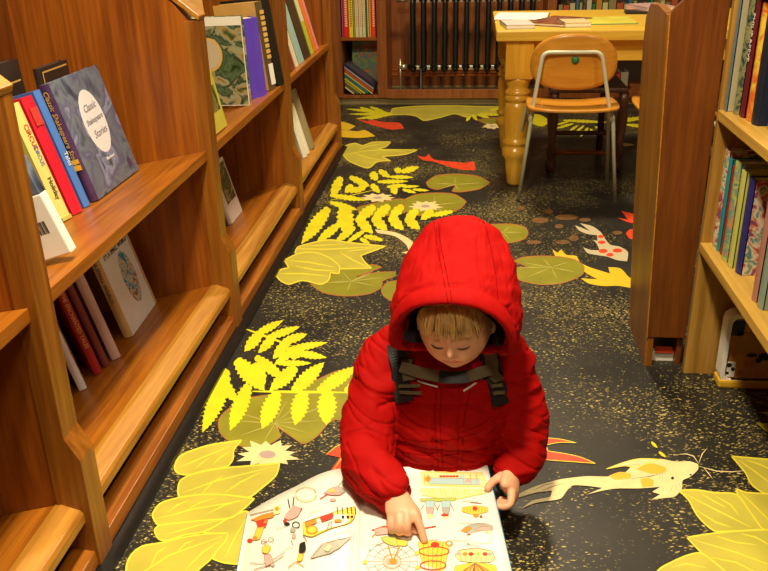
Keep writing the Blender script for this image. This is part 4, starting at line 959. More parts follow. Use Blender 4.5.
# right hand (pointing), palm faces down
def finger(pts, r0, r1): limb(body, pts, [r0 + (r1 - r0) * i / (len(pts) - 1) for i in range(len(pts))], n=4, seg=14)
def palm(w, k, across, thick, wn, wk):
    """w wrist centre, k knuckle centre, across unit vector, widths"""
    w, k = V(w), V(k); ax = (k - w).normalized(); ac = V(across).normalized(); nn = ax.cross(ac).normalized(); rs = []
    for t, wd, th in ((-.25, wn * .88, thick * .95), (0, wn, thick), (.3, wn + (wk - wn) * .5, thick * 1.08), (.65, wk, thick * 1.0), (.92, wk * .97, thick * .88), (1.04, wk * .75, thick * .55)):
        c = w + (k - w) * t; rs.append([c + ac * wd * math.cos(2 * PI * j / 20) + nn * th * math.sin(2 * PI * j / 20) for j in range(20)])
    body.rings(rs, 'skin')
W0 = V((-.131, 1.345, .158)); K0 = V((-.115, 1.290, .150)); AC = V((.97, .12, .10))
palm(W0, K0, AC, .0155, .023, .031)
i0 = K0 + AC.normalized() * .0235 + V((0, -.0, .0005))
finger([i0 + V((-.004, .015, 0)), i0, (-.080, 1.277, .135), (-.0725, 1.264, .1165)], .0096, .0074)
for q, dx in enumerate((.0085, -.0075, -.0225)):
    b0 = K0 + AC.normalized() * dx + V((0, [-.004, -.002, .003][q], [.001, 0, -.003][q])); L1 = [.021, .020, .017][q]
    finger([b0 + V((0, .014, 0)), b0, b0 + V((.001, -L1 * .72, -L1 * .55)), b0 + V((.002, -L1 * .55, -L1 * 1.35)), b0 + V((.003, .002, -L1 * 1.55))], .0100 - .0004 * q, .0078)
finger([W0 + V((.020, -.012, -.008)), (-.093, 1.318, .140), (-.086, 1.302, .128), (-.089, 1.288, .119)], .0105, .0080)
# left hand holding the corner of the book
W1 = V((.098, 1.480, .120)); K1 = V((.094, 1.435, .108)); AC1 = V((.62, .25, -.75))
palm(W1, K1, AC1, .0150, .022, .028)
finger([(.085, 1.472, .122), (.071, 1.462, .120), (.058, 1.446, .1195), (.049, 1.430, .1175)], .0105, .0078)   # thumb on the page
for q in range(4):
    b0 = V((.094 + .005 * q, 1.440 + .001 * q, .104 - .0125 * q + .012)); L1 = [.026, .027, .025, .020][q]
    b0 = V((.098 + .0035 * q, 1.437 + .012 * (q - 1.2), .106 - .004 * q))
    finger([b0 + V((.0, .012, .004)), b0, b0 + V((-.003, -.013, -.010)), b0 + V((-.016, -.016, -.0165)), b0 + V((-.030, -.011, -.0175))], .0092 - .0003 * q, .0072)
for sg, kx in ((-1, -.13), (1, .03)): body.ball((kx, 1.115, .045), .036, 'skin', .8, 1.3, .9)
bme = remesh(body, .0030, 'body', 2)
BV = None
bo_v = [v.co.copy() for v in bme.vertices]
M['skin_lip'] = M['lip']
bob = mesh_obj('body', bme, kid, ['skin', 'lip'])
# lips: colour belongs to the mouth
wm = WORLD[kid.name]
for p in bme.polygons:
    c = wm @ p.center - HC_; s, f, u = c.dot(sv) / .074, c.dot(fv), c.dot(uv_) / .1
    if f > .05 and abs(s) < .30 and -.58 < u < -.44:
        hw = .30 - .0
        if abs(u + .508) < .075 * (1 - (abs(s) / .30) ** 2): p.material_index = 1
# eyelashes and brows
for sg in (-1, 1):
    m_ = MB(); m2 = MB(); L_ = []; B_ = []
    for k in range(13):
        t = -1 + k / 6; s = sg * .36 + t * .17; u = -.065 - .035 * (1 - t * t)
        x, y, z = head_pt((s * .98, math.sqrt(max(0, 1 - s * s - u * u)), u)); L_.append(H(x, y + .0015, z))
        u2 = .24 + .05 * (1 - t * t); x, y, z = head_pt((s * 1.0, math.sqrt(max(0, 1 - s * s - u2 * u2)), u2)); B_.append(H(x, y + .0005, z))
    m_.tube(L_, [.0007 + .0011 * (1 - (abs(k - 6) / 6) ** 2) for k in range(13)], 'lash', 6).build('eyelashes', kid)
    m2.tube(B_, [.0008 + .0012 * (1 - (abs(k - 6) / 6) ** 2) for k in range(13)], 'brow', 6, flat=.7).build('eyebrow', kid)
# hair: a scalp cap and a fringe of strands
m_ = MB(); rs_ = []
for i in range(0, 19):
    th_ = PI * (i + .05) / 36 * .62; u = math.cos(th_); rr = math.sin(th_); row = []
    for j in range(48):
        a = 2 * PI * j / 48; x, y, z = head_pt((rr * math.sin(a), rr * math.cos(a), u)); k_ = 1.05 + .012 * noise.noise(V((x, y, z)) * 90)
        row.append(H(x * k_, y * k_ , z * k_))
    rs_.append(row)
m_.rings(rs_, 'hair_a')
for k in range(210):
    a = random.uniform(-1.12, 1.12); s = math.sin(a) * .98; e_ = random.uniform(.06, .34) + .12 * abs(s) ** 3 * -1 + (.10 if -.25 < s < .15 else 0) * random.random()
    u0, u1 = random.uniform(.62, .80), e_ + .03
    pts = []; lift = random.uniform(.0, .006); dr = random.uniform(-.09, .05)
    for q in range(6):
        t = q / 5; u = u0 + (u1 - u0) * t; ss = (s * math.sqrt(max(.02, 1 - u * u)) + dr * t)
        ff = math.sqrt(max(.03, 1 - ss * ss - u * u)) if ss * ss + u * u < 1 else .15
        x, y, z = head_pt((ss, ff, u)); pts.append(H(x * 1.03, y * 1.03 + .003 + lift * math.sin(PI * t), z))
    r_ = random.uniform(.0011, .0022)
    m_.tube(pts, [r_, r_ * 1.1, r_, r_ * .9, r_ * .7, r_ * .15], 'hair_a', 5)
m_.build('hair', kid, label='straight blond fringe')

# jeans
m_ = MB()
limb(m_, [(-.11, 1.655, .064), (-.135, 1.47, .0475), (-.13, 1.33, .0465), (-.13, 1.17, .046)], [.0585, .0450, .043, .042], mt='jeans')
limb(m_, [(.01, 1.655, .064), (.035, 1.48, .0475), (.03, 1.34, .0465), (.03, 1.18, .046)], [.0585, .0450, .043, .042], mt='jeans')
m_.rings(oval_rings([((-.05, 1.67, .012), .12, .09, (0, 0, 1)), ((-.05, 1.67, .05), .135, .105, (0, 0, 1)), ((-.05, 1.67, .12), .13, .10, (0, 0, 1))]), 'jeans')
mesh_obj('jeans', remesh(m_, .006, 'jeans', 3), kid, ['jeans'])
for kx in (-.13, .03):
    MB().rings(oval_rings([((kx, 1.145, .044), .034, .040, (0, 1, 0)), ((kx, 1.125, .045), .038, .044, (0, 1, 0)), ((kx, 1.095, .052), .040, .052, (0, 1, 0)), ((kx, 1.075, .052), .034, .046, (0, 1, 0))]), 'shoe').build('shoe', kid)

# jacket: trunk, sleeves and collar fused into one puffy shell
def puffs(n, amp, ph=0): return lambda t: amp * (abs(math.sin(PI * n * t + ph)) ** .6 - .6)
jk = MB()
jk.rings(oval_rings([((-.052, 1.625, .085), .135, .115, (0, 0, 1)), ((-.052, 1.622, .10), .150, .130, (0, 0, 1)), ((-.052, 1.620, .135), .158, .138, (0, -.03, 1)), ((-.050, 1.622, .165), .150, .134, (0, -.05, 1)), ((-.050, 1.622, .185), .160, .142, (0, -.08, 1)), ((-.048, 1.624, .235), .163, .140, (0, -.12, 1)),
                    ((-.046, 1.628, .275), .160, .128, (0, -.16, 1)), ((-.046, 1.632, .315), .150, .112, (0, -.2, 1)), ((-.045, 1.635, .350), .118, .092, (0, -.24, 1)), ((-.042, 1.632, .375), .088, .078, (0, -.28, 1)), ((-.040, 1.63, .39), .070, .060, (0, -.3, 1))], 48), 'jacket')
limb(jk, [SR + V((.045, .0, .012)), SR + V((.0, -.01, .0)), ER + V((.028, .012, .012)), ER + V((.028, -.03, -.020)), (-.195, 1.42, .168), (-.144, 1.355, .160)], [.056, .060, .057, .058, .052, .042], 10, 32, puff=puffs(6, .10))
limb(jk, [SL + V((-.045, 0, .010)), SL + V((.004, -.008, -.002)), EL + V((-.014, .012, .035)), EL + V((-.012, -.015, -.020)), (.118, 1.520, .128), (.100, 1.500, .122)], [.054, .057, .056, .054, .045, .037], 10, 32, puff=puffs(6, .09, .4))
jme = remesh(jk, .0036, 'jacket', 2)
BJ = bvh_of(jme)
nrm = [v.normal.copy() for v in jme.vertices]
for v, nn in zip(jme.vertices, nrm):
    c = v.co; side = min(1, max(0, (abs(c.x + .05) - .10) / .06))
    q = V((c.x * 9, c.y * 9, c.z * 26)); w1 = noise.noise(q + V((3, 1, 2)))
    q2 = V((c.x * 26, c.y * 26, c.z * 40)); w2 = noise.noise(q2)
    w3 = noise.noise(V((c.x * 14 + c.z * 22, c.y * 14 - c.z * 10, c.z * 48 + c.x * 20)))
    d = (1 - abs(w1) * 2.6) * .0055 + w2 * .0028 - max(0, .18 - abs(w3)) * .022
    # sewn lines: chest yoke, waist casing, placket
    front = c.y < 1.60 and abs(c.x + .05) < .135 and c.z > .09
    if front:
        for z0, s_ in ((.262, .004), (.168, .004), (.118, .0035)): d -= .0052 * g(c.z - z0 - .02 * (c.x + .05) * (1 if z0 > .2 else -1), s_)
        for x0 in (-.068, -.012): d -= .0042 * g(c.x - x0, .0030)
    v.co = c + nn * d
BJ0 = bvh_of(jme)
mesh_obj('jacket', jme, kid, ['jacket'])
# ribbed cuffs
for (c_, d_, r_) in ((V((-.139, 1.350, .159)), V((.45, -.86, -.12)), .033), (V((.100, 1.497, .121)), V((-.05, -.98, -.1)), .029)):
    d_ = d_.normalized(); m_ = MB(); m_.tube([c_ - d_ * .03, c_ - d_ * .01, c_ + d_ * .004, c_ + d_ * .010, c_ + d_ * .004, c_ - d_ * .01], [r_ * .98, r_ * 1.06, r_ * 1.03, r_ * .95, r_ * .82, r_ * .80], 'seam', 28, cap=False)
    m_.mats = ['rib']; m_.sm = [True] * len(m_.sm); m_.build('cuff', kid)

# hood
hd = MB(); NJ = 72
ring_def = [  # t, centre(f,u), half width, half height, tilt(rad), material
    ((.030, .006), .096, .098, .10), ((.052, .008), .104, .106, .10), ((.072, .008), .112, .114, .10), ((.080, .009), .118, .121, .10),
    ((.078, .010), .123, .128, .12), ((.068, .011), .1265, .133, .13), ((.057, .012), .1265, .133, .13), ((.050, .013), .1235, .130, .14), ((.046, .013), .1225, .129, .15), ((.040, .014), .1245, .132, .16),
    ((.020, .014), .1285, .130, .22), ((-.005, .018), .129, .132, .30), ((-.03, .025), .126, .132, .38), ((-.055, .034), .119, .129, .46), ((-.078, .044), .108, .121, .54), ((-.098, .054), .093, .107, .60), ((-.114, .062), .075, .086, .64), ((-.126, .069), .053, .060, .66), ((-.132, .073), .027, .030, .66), ((-.134, .074), .004, .005, .66)]
rs_ = []
for i, ((cf_, cu_), hw, hh, tl_) in enumerate(ring_def):
    row = []
    for j in range(NJ):
        a = 2 * PI * j / NJ; e = .90
        s_ = math.copysign(abs(math.sin(a)) ** e, math.sin(a)) * hw; t_ = math.copysign(abs(math.cos(a)) ** e, math.cos(a)) * hh
        if t_ < 0: s_ *= 1 - .22 * (-t_ / hh) ** 2 * (1 if i < 12 else .5); t_ *= (.62 if i < 11 else .78)
        ff = cf_ - t_ * math.sin(tl_) + (.012 * (t_ / hh) if i < 12 else 0); uu = cu_ + t_ * math.cos(tl_) + .032 * min(1, max(0, i - 9) / 6)
        if i < 14: ff -= (.085 if i < 11 else .04) * max(0, -math.cos(a)) ** 1.1
        # forehead rim dips into a soft arch
        if i < 10: ff += .012 * g(a if a < PI else a - 2 * PI, .9)
        p = HH(s_, ff, uu)
        row.append(p)
    rs_.append(row)
hd.rings(rs_, 'jacket', cap=False)
hd.add(rs_[-1], [list(range(NJ))], 'jacket')
hme = bpy.data.meshes.new('hood'); hme.from_pydata(hd.v, [], hd.f); hme.update()
ho = bpy.data.objects.new('t', hme); COL.objects.link(ho); md = ho.modifiers.new('s', 'SUBSURF'); md.levels = 2; md.render_levels = 2
dg = bpy.context.evaluated_depsgraph_get(); hme2 = bpy.data.meshes.new_from_object(ho.evaluated_get(dg)); bpy.data.objects.remove(ho)
bm = bmesh.new(); bm.from_mesh(hme2); bmesh.ops.recalc_face_normals(bm, faces=bm.faces)
out_p = H(0, -.02, .3); bm.normal_update()
bm.to_mesh(hme2); bm.free()
nr = [v.normal.copy() for v in hme2.vertices]
cen = HH(0, -.02, .03)
sgn = 1 if sum((n_ .dot((v.co - cen).normalized()) for v, n_ in zip(hme2.vertices, nr))) > 0 else -1
for v, nn in zip(hme2.vertices, nr):
    c = v.co - HH(0, 0, 0); s, f, u = c.dot(sv), c.dot(fv), c.dot(uv_); nn = nn * sgn
    d = 0
    if f < .045:
        w1 = noise.noise(V((s * 10, f * 22, u * 22)) + V((5, 2, 1))); w2 = noise.noise(V((s * 34, f * 30, u * 30)))
        w3 = noise.noise(V((s * 16, f * 34 + s * 9, u * 34)) + V((9, 9, 1))); d += (1 - abs(w1) * 2.2) * .0045 + w2 * .0022 - max(0, .14 - abs(w3)) * .020
        for s0 in (-.030, .056):
            sh_ = s0 + .10 * f + .006 * math.sin(u * 40 + f * 25); d -= .0035 * (g(s - sh_, .0016) + g(s - sh_ - .0065, .0016)) * (1 if u > .0 or f < 0 else 0)
            d += .0012 * g(s - s0 - .003 - .012 * f * 8, .008)
        # gather where the seams meet at the crown
        for s0 in (-.030, .056): d += .005 * g(s - s0, .02) * g(f + .10, .02) * g(u - .17, .03)
    else:
        w2 = noise.noise(V((s * 60, f * 20, u * 60))); d += w2 * .0014
    v.co += nn * d
BH = bvh_of(hme2); HOOD = mesh_obj('hood', hme2, kid, ['jacket'])
# dark lining inside the hood
lr = [[H(0, -.0, 0) + (p - H(0, 0, 0)) * 1.0 for p in rs_[0]]]
li = MB(); rows = []
for i in range(9):
    t = i / 8; row = []
    for j in range(NJ):
        a = 2 * PI * j / NJ; r_ = math.cos(t * PI / 2 * .97)
        s_ = math.sin(a) * .0985 * r_ ** .55; u_ = math.cos(a) * .104 * r_ ** .55; row.append(HH(s_ * (1 - .15 * (math.cos(a) < 0)), .060 - .16 * math.sin(t * PI / 2) - .085 * max(0, -math.cos(a)) ** 1.1 * (1 - t), .006 + u_ * (.62 if u_ < 0 else 1) + .02 * t))
    rows.append(row)
li.rings(rows, 'lining', cap=False).build('hood_lining', kid, label='black fleece lining')
# jacket collar below the chin
m_ = MB()
cp = []
for k in range(25):
    a = math.radians(-150 + 300 * k / 24); cp.append(V((-.036 + .074 * math.sin(a), 1.612 - .074 * math.cos(a), .342 - .026 * math.cos(a))))
m_.tube(cp, [.016 + .003 * math.sin(k * 1.9) for k in range(25)], 'jacket', 14, flat=1.35, up=(0, 0, 1)).build('collar', kid)

# harness straps, draped over the jacket front
def hit(px, py, tree=BJ):
    r_ = ray(px, py); h_ = tree.ray_cast(EYE, r_); 
    return (h_[0], h_[1]) if h_[0] is not None else (None, None)
def drape(pts, w, mt, name, thick=.003, off=.002, parent=kid, n=6, label=None):
    path = []
    P2 = catmull([(x, y, 0) for x, y in pts], n)
    for p in P2:
        h_, nn = hit(p.x, p.y)
        if h_ is None: continue
        if path and (h_ - path[-1][0]).length > .06: continue
        path.append((h_, nn if nn.dot(EYE - h_) > 0 else -nn))
    if len(path) < 2: print('drape failed', name); return None
    for _ in range(8):
        path = [path[0]] + [((path[i - 1][0] + path[i][0] * 2 + path[i + 1][0]) / 4, (path[i - 1][1] + path[i][1] * 2 + path[i + 1][1]).normalized()) for i in range(1, len(path) - 1)] + [path[-1]]
    rs = []
    for i, (p, nn) in enumerate(path):
        t = (path[min(i + 1, len(path) - 1)][0] - path[max(i - 1, 0)][0]).normalized(); x = t.cross(nn).normalized(); p = p + nn * (off + .0025)
        rs.append([p - x * w / 2, p - x * w / 2 + nn * thick, p + x * w / 2 + nn * thick, p + x * w / 2])
    m_ = MB(); m_.rings(rs, mt, smooth=False); o = m_.build(name, parent)
    if label: o['label'] = label
    return o
def seam(pts, tree, parent, w=.0012):
    path = []
    for p in catmull([(x, y, 0) for x, y in pts], 8):
        h_, nn = hit(p.x, p.y, tree)
        if h_ is not None and (not path or (h_ - path[-1]).length < .04): path.append(h_ + (nn if nn.dot(EYE - h_) > 0 else -nn) * .0002)
    if len(path) > 2: MB().tube(path, w / 2, 'seam', 6).build('seam', parent)
for q in ([(434, 222), (437, 245), (442, 270), (448, 302)], [(438, 222), (441, 245), (446, 270), (452, 301)], [(484, 222), (490, 245), (495, 270), (498, 300)], [(397, 333), (404, 322), (420, 312), (450, 304), (482, 302), (508, 307), (519, 318)]): seam(q, BH, HOOD)
JK = [o_ for o_ in kid.children if o_.name.startswith('jacket')][0]
for q in ([(437, 388), (435, 415), (436, 440), (438, 468)], [(442, 388), (440, 415), (441, 440), (443, 468)], [(470, 390), (464, 420), (462, 466)], [(400, 410), (418, 425), (437, 430)], [(462, 432), (480, 425), (492, 416)], [(398, 437), (420, 441), (450, 440), (480, 432)], [(402, 452), (440, 456), (488, 448)]): seam(q, BJ0, JK, .0014)
h1 = drape([(397, 345), (398, 360), (400, 375), (404, 390), (406, 402)], .040, 'strap_black', 'harness_strap', .006, .001, label='black padded shoulder strap')
h2 = drape([(488, 352), (491, 365), (494, 378), (497, 392), (499, 404)], .040, 'strap_black', 'harness_strap', .006, .001, label='black padded shoulder strap')
def on(parent, pts, w, mt, name, th, off):
    if parent is not None: drape(pts, w, mt, name, th, off, parent)
on(h1, [(407, 358), (408, 366), (410, 374), (411, 381)], .026, 'webbing', 'webbing', .003, .008)
on(h2, [(489, 350), (492, 362), (494, 373), (496, 381)], .026, 'webbing', 'webbing', .003, .008)
for q, hh_ in ((((402, 386), (422, 386)), h1), (((403, 392), (423, 393)), h1), (((488, 386), (504, 382)), h2), (((490, 393), (506, 389)), h2)):
    on(hh_, q, .007, 'webbing', 'ladder_buckle', .006, .009)
cs_ = drape([(404, 368), (414, 371), (424, 374), (434, 376), (446, 378), (458, 378), (470, 376), (482, 372), (492, 367)], .024, 'webbing', 'chest_strap', .004, .015, label='grey webbing chest strap')
on(cs_, [(440, 377), (448, 378), (457, 378), (466, 377)], .026, 'buckle', 'buckle', .006, .018)
drape([(418, 381), (424, 383), (430, 385), (438, 387)], .0035, 'piping', 'piping', .0012, .001); drape([(463, 391), (468, 388), (474, 384), (481, 378)], .0035, 'piping', 'piping', .0012, .001)

# ------------------------------------------------------------------ the open picture book
OB = V((-.205, 1.33, 0)); ob = empty('book', V((-.205, 1.33, .098)), 'large open picture book of busy coloured drawings lying across the child\'s lap', 'book')
# spine line runs from the top (far) to the bottom (near)
TOPc, BOTc = V((-.221, 1.492, .1)), V((-.184, 1.150, .1))
RT, RB = V((.050, 1.520, .1)), V((.092, 1.180, .1))
LT, LB = V((-.470, 1.446, .012)), V((-.425, 1.100, .012))
def page_pt(side, u, v, lift=0.0):
    """side 1 right, -1 left; u 0 at gutter .. 1 at fore edge; v 0 top .. 1 bottom"""
    if side > 0:
        a = TOPc.lerp(RT, u); b = BOTc.lerp(RB, u); z = .1085 + .0015 * min(1, u / .08) - .006 * math.exp(-u / .03)
    else:
        a = TOPc.lerp(LT, u); b = BOTc.lerp(LB, u); q = u
        z = .1065 + .008 * math.sin(PI * min(1, u * 1.8)) - .006 * math.exp(-u / .03) - .094 * (max(0, (u - .12) / .88)) ** 1.55
        z = max(z, .012)
    p = a.lerp(b, v); return V((p.x, p.y, z + lift))
NUg, NVg = 28, 10
for side in (1, -1):
    for nm, mt, l0, l1, ext in (('pages', 'page_white', -.0075, 0, 0), ('cover', None, -.0105, -.0078, .012)):
        m_ = MB(); top = []; bot = []
        for i in range(NUg + 1):
            for j in range(NVg + 1):
                u = i / NUg * (1 + ext); v = -ext + j / NVg * (1 + 2 * ext)
                top.append(page_pt(side, u, v, l1)); bot.append(page_pt(side, u, v, l0))
        n = len(top); fs = []
        for i in range(NUg):
            for j in range(NVg):
                a = i * (NVg + 1) + j; b = a + NVg + 1
                q = [a, b, b + 1, a + 1]
                fs.append(q if side < 0 else q[::-1]); fs.append([n + k for k in (q[::-1] if side < 0 else q)])
        for i in range(NUg):
            for j in (0, NVg): a = i * (NVg + 1) + j; b = a + NVg + 1; fs.append([a, n + a, n + b, b])
        for j in range(NVg):
            for i in (0, NUg): a = i * (NVg + 1) + j; fs.append([a, a + 1, n + a + 1, n + a])
        m_.add(top + bot, fs, mt or cmat((.03, .22, .48)), True)
        m_.sm = [k < 2 * NUg * NVg for k in range(len(fs))]
        o = m_.build(nm, ob)
        if nm == 'cover': o['label'] = 'bright blue cover edge'
# printed drawings on the pages
pv = []; pf = []
for side in (1, -1):
    b = len(pv)
    for i in range(41):
        for j in range(13): pv.append(page_pt(side, i / 40, j / 12))
    for i in range(40):
        for j in range(12): a = b + i * 13 + j; pf.append([a, a + 13, a + 14, a + 1])
PB = BVHTree.FromPolygons(pv, pf)
def pg(x, y):
    h_ = PB.ray_cast(EYE, ray(x, y))[0]
    return h_ if h_ is not None else on_z(x, y, .1)
ZP = [0]
for nm_ in ('page_print',):
    pm = MB()
    def ink(pts, mt): LAYER[0] = 0 if ZP[0] < 1 else LAYER[0]; ZP[0] = 1; lay(pm, pts, mt, pg)
    def ipoly(pts, mt, sm=True):
        q = smooth_poly(pts, 3) if sm else pts
        ink(q, mt)
        if mt not in ('page_white', 'p_pal'): ribbon(pm, list(q) + [q[0]], .38, 'p_lin', pg, taper=False)
    def iline(pts, w, mt):
        out = []
        for i in range(len(pts) - 1):
            for t in (0, .34, .67): out.append(tuple(V(pts[i]).lerp(V(pts[i + 1]), t)))
        out.append(pts[-1]); ribbon(pm, out, w, mt, pg, taper=False)
    def iell(c, rx, ry, mt, n=14, rot=0): ink([(c[0] + rx * math.cos(2 * PI * i / n) * math.cos(rot) - ry * math.sin(2 * PI * i / n) * math.sin(rot), c[1] + rx * math.cos(2 * PI * i / n) * math.sin(rot) + ry * math.sin(2 * PI * i / n) * math.cos(rot)) for i in range(n)], mt)
    def iring(c, rx, ry, w, mt, n=26): ribbon(pm, [(c[0] + rx * math.cos(2 * PI * i / n), c[1] + ry * math.sin(2 * PI * i / n)) for i in range(n + 1)], w, mt, pg, taper=False)
    LSTEP[0] = .000015
    for k_, c_ in (('p_yel', (.85, .62, .08)), ('p_pal', (.82, .74, .35)), ('p_org', (.80, .30, .04)), ('p_red', (.70, .05, .03)), ('p_blu', (.42, .62, .66)), ('p_gry', (.42, .42, .36)), ('p_grn', (.45, .58, .12)), ('p_pnk', (.80, .42, .38)), ('p_lin', (.30, .16, .08)), ('p_txt', (.45, .40, .35))): M[k_] = plain(k_, c_, .45)
    rnd = random.Random(4)
    # --- right page
    ipoly([(421, 472), (440, 471), (483, 473), (486, 480), (487, 487), (455, 488), (423, 485)], 'p_pal', False); ipoly([(429, 478), (480, 479), (481, 485), (430, 484)], 'p_blu', False)
    iline([(421, 472), (483, 473), (487, 487), (423, 485), (421, 472)], .8, 'p_yel')
    for x_ in range(6): iell((441 + x_ * 3.2, 476.5), 1.7, 1.1, 'p_red')
    for x_ in (424, 428, 463, 470, 476): iline([(x_, 474), (x_ + 1, 484)], .7, 'p_org')
    iell((428, 479), 3, 3, 'p_org'); iell((468, 481), 3, 2, 'p_pnk'); iell((462, 477), 3.4, 1.6, 'p_blu')
    ipoly([(421, 488), (487, 489), (488, 492), (470, 497), (450, 500), (430, 497), (420, 492)], 'p_pal', False)
    for q in range(16): iline([(424 + q * 4, 489 + (q % 2)), (426 + q * 4, 494 + (q % 3))], .6, ['p_blu', 'p_yel', 'p_grn'][q % 3])
    iline([(421, 495), (450, 501), (488, 493)], .7, 'p_yel')
    ipoly([(420, 499), (456, 498), (455, 501), (440, 502), (421, 502)], 'p_grn')
    for cx_, c1, c2 in ((430, 'p_blu', 'p_pnk'), (446, 'p_blu', 'p_gry')):
        ipoly([(cx_ - 5, 501), (cx_ + 5, 501), (cx_ + 4, 508), (cx_ - 4, 508)], c1); ipoly([(cx_ - 4, 508), (cx_ + 4, 508), (cx_ + 3, 514), (cx_ - 3, 514)], c2); iell((cx_, 516.5), 3.2, 2.6, 'p_pal'); iline([(cx_ - 6, 505), (cx_ - 9, 510)], .7, 'p_lin'); iline([(cx_ + 5, 505), (cx_ + 8, 511)], .7, 'p_lin')
    iell((445, 515.5), 4, 1.5, 'p_red')
    ipoly([(462, 508), (475, 506), (488, 508), (488, 512), (475, 515), (462, 512)], 'p_yel'); [iline([(464 + 3 * q, 508), (464 + 3 * q, 513)], .7, 'p_org') for q in range(8)]; iell((475, 509), 2.6, 2.2, 'p_red'); iell((476, 516), 3, 1.8, 'p_org'); iell((481, 517), 1.6, 1.4, 'p_lin'); iline([(470, 503), (482, 504)], .6, 'p_lin')
    ipoly([(466, 529), (490, 528), (494, 536), (490, 543), (470, 543)], 'page_cream' if 'page_cream' in M else 'page_white')
    ipoly([(461, 531), (468, 526), (480, 524), (492, 526), (493, 531), (484, 531), (476, 533), (466, 533)], 'p_gry'); ipoly([(461, 531), (467, 527), (472, 529), (466, 533)], 'p_org'); ipoly([(474, 531), (482, 527), (492, 528), (488, 531)], 'p_pnk')
    iline([(467, 533), (467, 544)], .6, 'p_lin'); iline([(491, 532), (491, 544)], .6, 'p_lin'); iline([(467, 544), (470, 545)], .6, 'p_lin'); iell((469, 535), 1.6, 1.2, 'p_red'); iell((487, 533), 2, 1.6, 'p_grn')
    # drink tub
    ipoly([(418, 543), (430, 541), (448, 543), (449, 549), (444, 571), (441, 582), (424, 582), (421, 560)], 'p_yel', False)
    for q in range(5): iline([(423 + q * 5, 543), (425 + q * 3.6, 575)], .7, 'p_org')
    iell((435, 545.5), 4.4, 3.0, 'p_red'); iring((434, 552), 15, 4.6, 1.1, 'p_red'); iring((433, 566), 13, 4.4, 1.1, 'p_red'); iell((436, 556), 1.2, 1.2, 'p_lin'); iell((434, 562), 1.3, 1.1, 'p_lin'); iell((449, 544), 4, 3, 'p_org'); iell((449, 544), 2, 1.6, 'page_white')
    # big wheel
    iring((392, 562), 26, 20, .7, 'p_gry'); iring((392, 562), 18, 14, .6, 'p_pnk'); iring((392, 562), 9, 7, .6, 'p_org')
    for q in range(18):
        a = 2 * PI * q / 18; iline([(392, 562), (392 + 26 * math.cos(a), 562 + 20 * math.sin(a))], .5, 'p_gry' if q % 2 else 'p_pnk')
    for q in range(9):
        a = 2 * PI * q / 9 + .3; iell((392 + 27 * math.cos(a), 562 + 21 * math.sin(a)), 2.4, 2.0, ['p_yel', 'p_blu', 'p_org', 'p_grn'][q % 4])
    iell((393, 562), 3.6, 3, 'p_org'); iline([(388, 546), (393, 562), (400, 546)], 1.4, 'p_org')
    ipoly([(381, 538), (388, 537), (404, 541), (408, 545), (395, 547), (384, 543)], 'p_grn'); ipoly([(396, 540), (408, 542), (406, 547), (398, 546)], 'p_yel')
    iline([(372, 531), (384, 527), (396, 529), (424, 529), (436, 527)], 1.1, 'p_red'); ipoly([(374, 530), (384, 528), (396, 530), (396, 534), (376, 536)], 'p_pnk'); iline([(372, 538), (378, 532)], .9, 'p_org')
    # roundabout
    ipoly([(455, 556), (460, 551), (476, 549), (492, 552), (495, 559), (490, 563), (460, 562)], 'p_pal'); iline([(455, 556), (460, 551), (476, 549), (492, 552), (495, 559)], .8, 'p_lin')
    for x_, c_ in ((459, 'p_pnk'), (465, 'p_org'), (471, 'p_red'), (478, 'p_grn'), (485, 'p_red'), (490, 'p_gry')): iell((x_, 555), 2.6, 1.9, c_)
    for x_ in range(461, 490, 5): iline([(x_, 557), (x_, 562)], .7, 'p_org')
    ipoly([(455, 567), (475, 563), (495, 566), (500, 578), (452, 578)], 'p_yel', False)
    for q in range(6): ipoly([(475, 564), (455 + q * 8, 577), (459 + q * 8, 577)], 'p_red' if q % 2 == 0 else 'p_org', False)
    for (x_, y_, l_) in ((440, 529, 0), (452, 541, 14), (462, 502, 16), (458, 524, 30), (430, 540, 8), (466, 546, 14), (440, 470, 30), (372, 545, 10)):
        if l_: iline([(x_, y_), (x_ + l_, y_ + .6)], .45, 'p_txt')
    # --- left page
    ipoly([(251, 521), (262, 516), (275, 513), (273, 518), (267, 520), (266, 528), (258, 530), (256, 522)], 'p_org'); ipoly([(256, 522), (268, 519), (266, 527), (258, 529)], 'p_red'); ipoly([(257, 529), (264, 528), (260, 540), (253, 541)], 'p_yel'); iell((250, 541.5), 2.8, 1.9, 'p_red'); iell((255, 539), 2.6, 2.0, 'p_org'); iline([(250, 516), (275, 510)], .7, 'p_lin')
    iring((306, 495), 11, 7.5, .7, 'p_pal'); iring((306, 495), 10, 6.6, .4, 'p_txt')
    ipoly([(273, 508), (281, 505), (280, 514), (274, 516)], 'p_pal'); iell((277, 510), 2, 2, 'p_org')
    ipoly([(289, 512), (295, 507), (301, 510), (298, 517), (289, 521), (284, 519)], 'p_pnk'); iline([(285, 520), (292, 519), (299, 514), (302, 509)], 1.4, 'p_red'); iline([(288, 500), (290, 509)], 1.0, 'ink'); iline([(294, 498), (293, 507)], 1.0, 'ink'); iell((287, 525), 3, 1.8, 'ink'); iell((285, 522), 2, 1.4, 'p_red')
    iring((296, 526), 3.6, 3, .9, 'ink'); iell((293, 531), 3, 2.4, 'p_gry'); iell((294, 537), 2.2, 2.8, 'p_pnk'); iline([(291, 541), (293, 546)], .6, 'p_lin')
    ipoly([(324, 494), (332, 489), (340, 488), (345, 492), (340, 496), (330, 496)], 'p_pnk'); iell((332, 492), 2.4, 2, 'p_yel'); iell((342, 492), 3, 2.4, 'p_gry'); iline([(320, 500), (328, 495)], .9, 'p_red'); iline([(338, 487), (344, 481)], .5, 'p_lin'); iell((333, 501), 3.2, 1.5, 'p_pnk')
